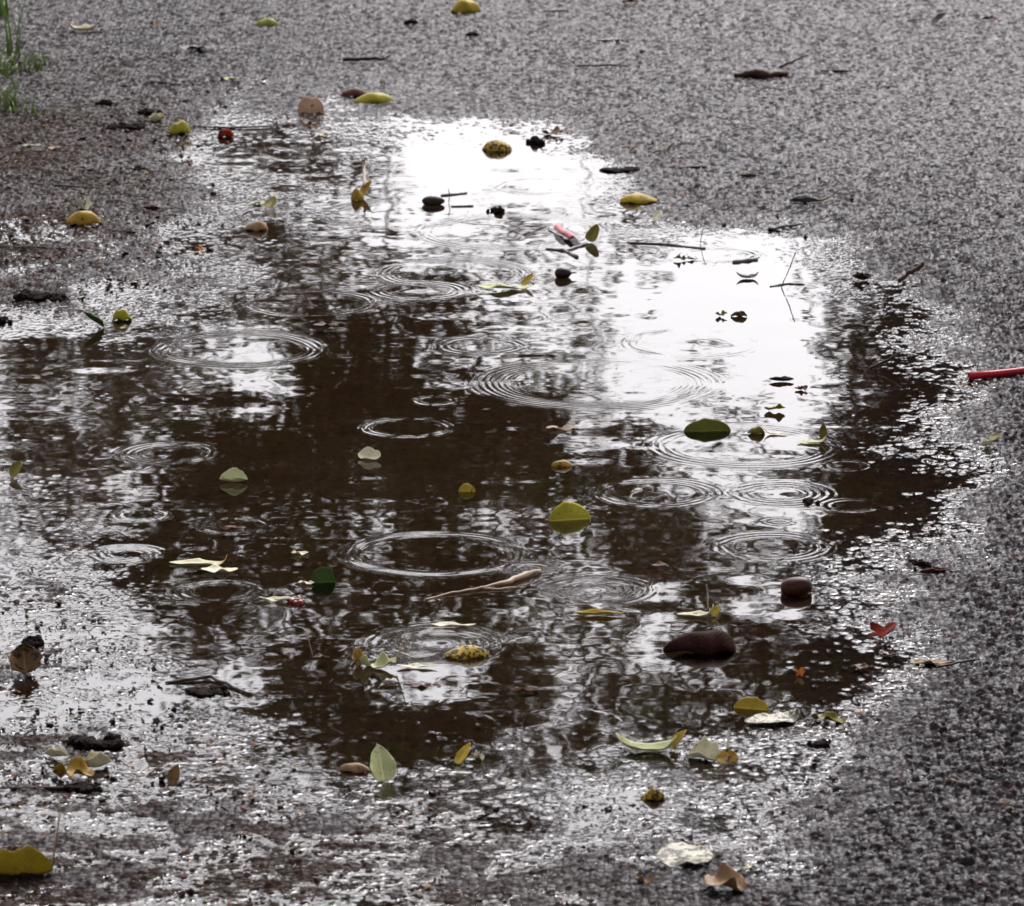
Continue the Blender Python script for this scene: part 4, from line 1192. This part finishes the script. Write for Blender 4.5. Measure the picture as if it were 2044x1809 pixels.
BERRY = plain_material('berry_skin', (0.16, 0.008, 0.010), (0.11, 0.006, 0.008), 200, 0.25, 0.1, 0.0003, 0.5)
g = at(590, 1203)
root = bpy.data.objects.new('berry_sprig', None); COL.objects.link(root)
root.location = g
tag(root, 'sprig of small red berries on the end of a white leaf', 'berries')
pm = px_per_m(1200)
stalk_pts = [Vector((-0.020, 0.004, 0.0015)), Vector((0, 0, 0.003)), Vector((0.012, -0.012, 0.002))]
v, f = tube(stalk_pts, [0.0006, 0.0006, 0.0005], 6)
new_mesh_object('stalk', v, f, STEM_DARK, parent=root)
for (bx, by, r_) in [(-14, -3, 5), (-7, 2, 5.5), (0, 5, 4.5), (6, -6, 5), (10, 6, 6), (15, 1, 4.5)]:
    v, f = lathe([(-math.cos(t), math.sin(t)) for t in np.linspace(0.02, 3.12, 10)], 14)
    rr2 = r_ / pm
    o = new_mesh_object('berry', [(q[0] * rr2 + bx / pm, q[1] * rr2 - by / pm * 3, q[2] * rr2 + rr2 * 0.8) for q in v], f, BERRY, parent=root)

SOIL = plain_material('wet_soil', (0.012, 0.007, 0.005), (0.005, 0.003, 0.0025), 220, 0.85, 1.0, 0.003, 0.05)


def lump(cx, cy, cz, rx, ry, rz, seed_, n=3):
    import bmesh
    bm = bmesh.new()
    bmesh.ops.create_icosphere(bm, subdivisions=n, radius=1.0)
    V = np.array([tuple(v.co) for v in bm.verts]); Fc = [tuple(v.index for v in f.verts) for f in bm.faces]
    bm.free()
    r = np.random.default_rng(seed_)
    d = np.zeros(len(V))
    for sc_, am in ((1.6, 0.30), (3.5, 0.22), (8, 0.14)):
        k = r.normal(size=(5, 3)) * sc_; ph = r.random(5) * 6.28
        d += am * np.mean(np.sin(V @ k.T + ph), axis=1) * 1.6
    V = V * (1 + d)[:, None] * np.array([rx, ry, rz]) + np.array([cx, cy, cz])
    return V, Fc


def clod(X, Yb, w, h, label, bits=7, name='dirt_clod'):
    pm = px_per_m(Yb); g = at(X, Yb); b = base_z(g.x, g.y); g = at(X, Yb, b)
    parts = []
    for i in range(int(bits * 2.2)):
        s = (0.42 if i == 0 else random.uniform(0.10, 0.30))
        px = random.uniform(-0.2, 0.2) * w / pm if i == 0 else random.uniform(-0.45, 0.45) * w / pm
        rx = s * w / pm * 0.5 * (1.0 if i == 0 else 1); rz = min(max(0.0018, h / pm * (0.32 if i == 0 else random.uniform(0.12, 0.34))), rx * 1.0)
        parts.append(lump(px, random.uniform(0.0, 0.02), rz * 0.55, rx, rx * 0.9, rz, int(X * 7 + i)))
    V, Fc = join(parts)
    o = new_mesh_object(name, V, Fc, SOIL, smooth=False)
    o.location = (g.x, g.y + 0.01, b)
    tag(o, label, 'dirt', 'dark clods of soil round the puddle')
    return o


clod(75, 604, 100, 30, 'largest dark clod of soil, at the left edge of the water', 14)
clod(8, 650, 34, 40, 'dark clod of soil touching the left edge of the photo', 5)
clod(248, 262, 70, 22, 'crumbly dark clod left of the yellow green leaf', 12)
clod(300, 232, 56, 26, 'black clod right behind the cream and orange leaf', 6)
clod(272, 346, 42, 18, 'small dark clod alone in the left grit', 6)
clod(988, 428, 38, 24, 'dark upright crumb of soil in the bright far water', 6)
clod(1075, 291, 46, 26, 'dirt clod at the far rim with a rusty leaf behind', 8)
clod(205, 212, 44, 20, 'purplish dark clod on the left asphalt', 6)
clod(1620, 1012, 40, 12, 'dark crumb in the right water by the ripple ring', 5)
clod(1640, 1500, 50, 26, 'dark clod at the near right rim', 7)
clod(65, 1298, 60, 36, 'dark clod behind the broad brown leaf at the left', 7)
clod(185, 1500, 110, 36, 'dark crumbly clod behind the cream and yellow brown leaves', 14)
clod(160, 1590, 84, 24, 'dark flat clod below the yellow brown crumpled leaf', 8)
clod(372, 1804, 34, 38, 'dark pointed clod at the bottom edge of the photo', 4)
clod(420, 1395, 90, 18, 'low clod of dark mud near the left rim of the dark water', 9)
clod(1850, 1140, 60, 28, 'dark clod on the right stones above the dull red leaf', 6)
clod(1240, 345, 84, 10, 'thin bank of dark mud at the far right rim', 10)
clod(30, 1720, 60, 24, 'dark clod behind the large yellow leaf', 6)

# loose grit: more crumbs than anyone could count
GRIT = plain_material('loose_grit', (0.024, 0.016, 0.0135), (0.010, 0.007, 0.006), 300, 0.6, 0.6, 0.001, 0.15)
tet = np.array([(1, 1, 1), (-1, -1, 1), (-1, 1, -1), (1, -1, -1), (0.9, -0.8, 0.7), (-0.8, 0.9, 0.6)], dtype=float)
hull = [(0, 4, 3), (0, 3, 2), (0, 2, 5), (0, 5, 1), (0, 1, 4), (4, 1, 3), (1, 2, 3), (1, 5, 2)]
GV, GF = [], []


def sprinkle(n, box, smin, smax, ok):
    c = 0
    while c < n:
        X, Y = random.uniform(box[0], box[2]), random.uniform(box[1], box[3])
        g = at(X, Y); lv = float(level(np.array([[g.x]]), np.array([[g.y]]))[0, 0])
        if not ok(lv) or vnoise(np.array([g.x]), np.array([g.y]), 0.06, 77)[0] < random.uniform(-0.6, 0.6):
            c += 0.2; continue
        c += 1
        s = random.uniform(smin, smax) * random.choice((0.4, 0.5, 0.65, 1.1))
        q = tet * np.random.default_rng(int(abs(c * 13 + X * 7))).uniform(0.35, 1.0, tet.shape) * s
        Mr = np.array(rot(random.uniform(0, 360), random.uniform(0, 360), random.uniform(0, 360)))
        q = q @ Mr.T * np.array([1.25, 1.0, 0.8])
        z = max(-0.001, lv / 1000) + s * 0.25
        o = len(GV)
        GV.extend((q + np.array([g.x, g.y, z])).tolist())
        GF.extend([tuple(i + o for i in t) for t in hull])


sprinkle(1700, (-100, 1150, 1000, 1850), 0.0010, 0.0028, lambda l: l > -1.2)
sprinkle(900, (-100, 160, 620, 700), 0.0016, 0.0045, lambda l: l > -1.5)
sprinkle(900, (900, 1450, 2150, 1850), 0.0014, 0.0032, lambda l: l > -1.2)
sprinkle(700, (1250, 100, 2150, 1400), 0.0013, 0.0030, lambda l: l > -1.0)
grit = new_mesh_object('grit', GV, GF, GRIT, smooth=False)
tag(grit, 'loose dark grit strewn over the asphalt and the shallow water', 'grit', kind='stuff')

# rotted scraps of leaf and bark trodden into the ground, too many to count
LV, LF, LT = [], [], []


def litter(n, box, smin, smax):
    for q in range(n):
        X, Y = random.uniform(box[0], box[2]), random.uniform(box[1], box[3])
        g = at(X, Y)
        lv = float(level(np.array([[g.x]]), np.array([[g.y]]))[0, 0])
        if lv < -1.3 or vnoise(np.array([g.x]), np.array([g.y]), 0.10, 78)[0] < random.uniform(-0.5, 0.5):
            continue
        s, ar = random.uniform(smin, smax), random.uniform(0.25, 0.8)
        m = 6
        rr = [random.uniform(0.6, 1.0) for _ in range(m)]
        pts = np.array([(0, 0, 0.25 * s)] + [(s * rr[i] * math.cos(6.283 * i / m), s * ar * rr[i] * math.sin(6.283 * i / m), random.uniform(-.15, .25) * s) for i in range(m)])
        Mr = np.array(rot(random.uniform(-30, 30), random.uniform(-25, 25), random.uniform(0, 360)))
        pts = pts @ Mr.T + np.array([g.x, g.y, max(0, lv / 1000) + 0.0012 + 0.25 * s])
        o = len(LV)
        LV.extend(pts.tolist()); LT.extend([random.random()] * (m + 1))
        LF.extend([(o, o + 1 + i, o + 1 + (i + 1) % m) for i in range(m)])


litter(900, (-120, 120, 640, 700), 0.0025, 0.0075)
litter(700, (-120, 1150, 900, 1850), 0.002, 0.0055)
litter(500, (900, 60, 2150, 480), 0.002, 0.0055)
litter(500, (1500, 480, 2150, 1850), 0.0018, 0.0045)
k_ = Nodes('leaf_litter')
_r = k_.n('ValToRGB')
_r.color_ramp.elements[0].color = (0.018, 0.010, 0.007, 1); _r.color_ramp.elements[1].color = (0.17, 0.105, 0.055, 1)
for _p, _c in ((0.45, (0.040, 0.018, 0.011, 1)), (0.70, (0.075, 0.024, 0.015, 1)), (0.88, (0.10, 0.060, 0.026, 1))):
    _e2 = _r.color_ramp.elements.new(_p); _e2.color = _c
k_.link(k_.attr('kind'), _r.inputs['Fac'])
LIT = k_.done(k_.principled(_r.outputs['Color'], 0.6, None, 0.1))
lit = new_mesh_object('leaf_litter', LV, LF, LIT, smooth=False)
set_attr(lit, 'kind', LT)
_s = lit.modifiers.new('thickness', 'SOLIDIFY'); _s.thickness = 0.0004
tag(lit, 'small rotted scraps of leaf and bark strewn over the wet ground', 'leaf litter', kind='stuff')

# ------------------------------------------------------------------ grass at the far left edge
k_ = Nodes('grass_blade')
c_ = k_.mix(k_.attr('along'), (0.026, 0.042, 0.008), (0.065, 0.105, 0.014))
_d = k_.principled(c_, 0.45, None, 0.35)
_t = k_.n('BsdfTranslucent'); k_.put(_t.inputs['Color'], c_)
_m = k_.n('MixShader'); _m.inputs[0].default_value = 0.3
k_.link(_d, _m.inputs[1]); k_.link(_t.outputs[0], _m.inputs[2])
GRASS = k_.done(_m.outputs[0])
BV, BF, BA = [], [], []


def blade_of_grass(x, y, z, L, W, lean, az):
    o = len(BV)
    n = 6
    for i in range(n + 1):
        q = i / n
        a = lean * q
        p = Vector((math.cos(az) * L * q * math.sin(a), math.sin(az) * L * q * math.sin(a), L * q * math.cos(a)))
        w = W * (1 - q ** 1.6) * 0.5 + 0.0002
        side = Vector((-math.sin(az + 0.8), math.cos(az + 0.8), 0)) * w
        for sg in (-1, 1):
            BV.append((x + p.x + sg * side.x, y + p.y + sg * side.y, z + p.z)); BA.append(q)
    for i in range(n):
        BF.append((o + 2 * i, o + 2 * i + 1, o + 2 * i + 3, o + 2 * i + 2))


def tuft(X, Y, n, spread, lmin, lmax):
    for _ in range(n):
        XX, YY = random.gauss(X, spread), random.gauss(Y, spread * 0.25)
        g = at(XX, YY); b = base_z(g.x, g.y)
        blade_of_grass(g.x, g.y, b - 0.002, random.uniform(lmin, lmax), random.uniform(0.002, 0.0045), random.uniform(0.1, 1.0), random.uniform(0, 6.28))


tuft(22, 120, 11, 10, 0.05, 0.13)
tuft(14, 150, 34, 26, 0.012, 0.04)
tuft(60, 142, 24, 26, 0.012, 0.04)
tuft(10, 225, 34, 14, 0.02, 0.06)
tuft(70, 238, 26, 24, 0.01, 0.028)
tuft(-120, 180, 120, 70, 0.03, 0.12)
tuft(-160, 60, 120, 60, 0.03, 0.14)
tuft(6, 40, 12, 10, 0.03, 0.07)
grass = new_mesh_object('grass', BV, BF, GRASS)
set_attr(grass, 'along', BA)
tag(grass, 'sparse green grass growing at the far left edge of the asphalt', 'grass', kind='stuff')
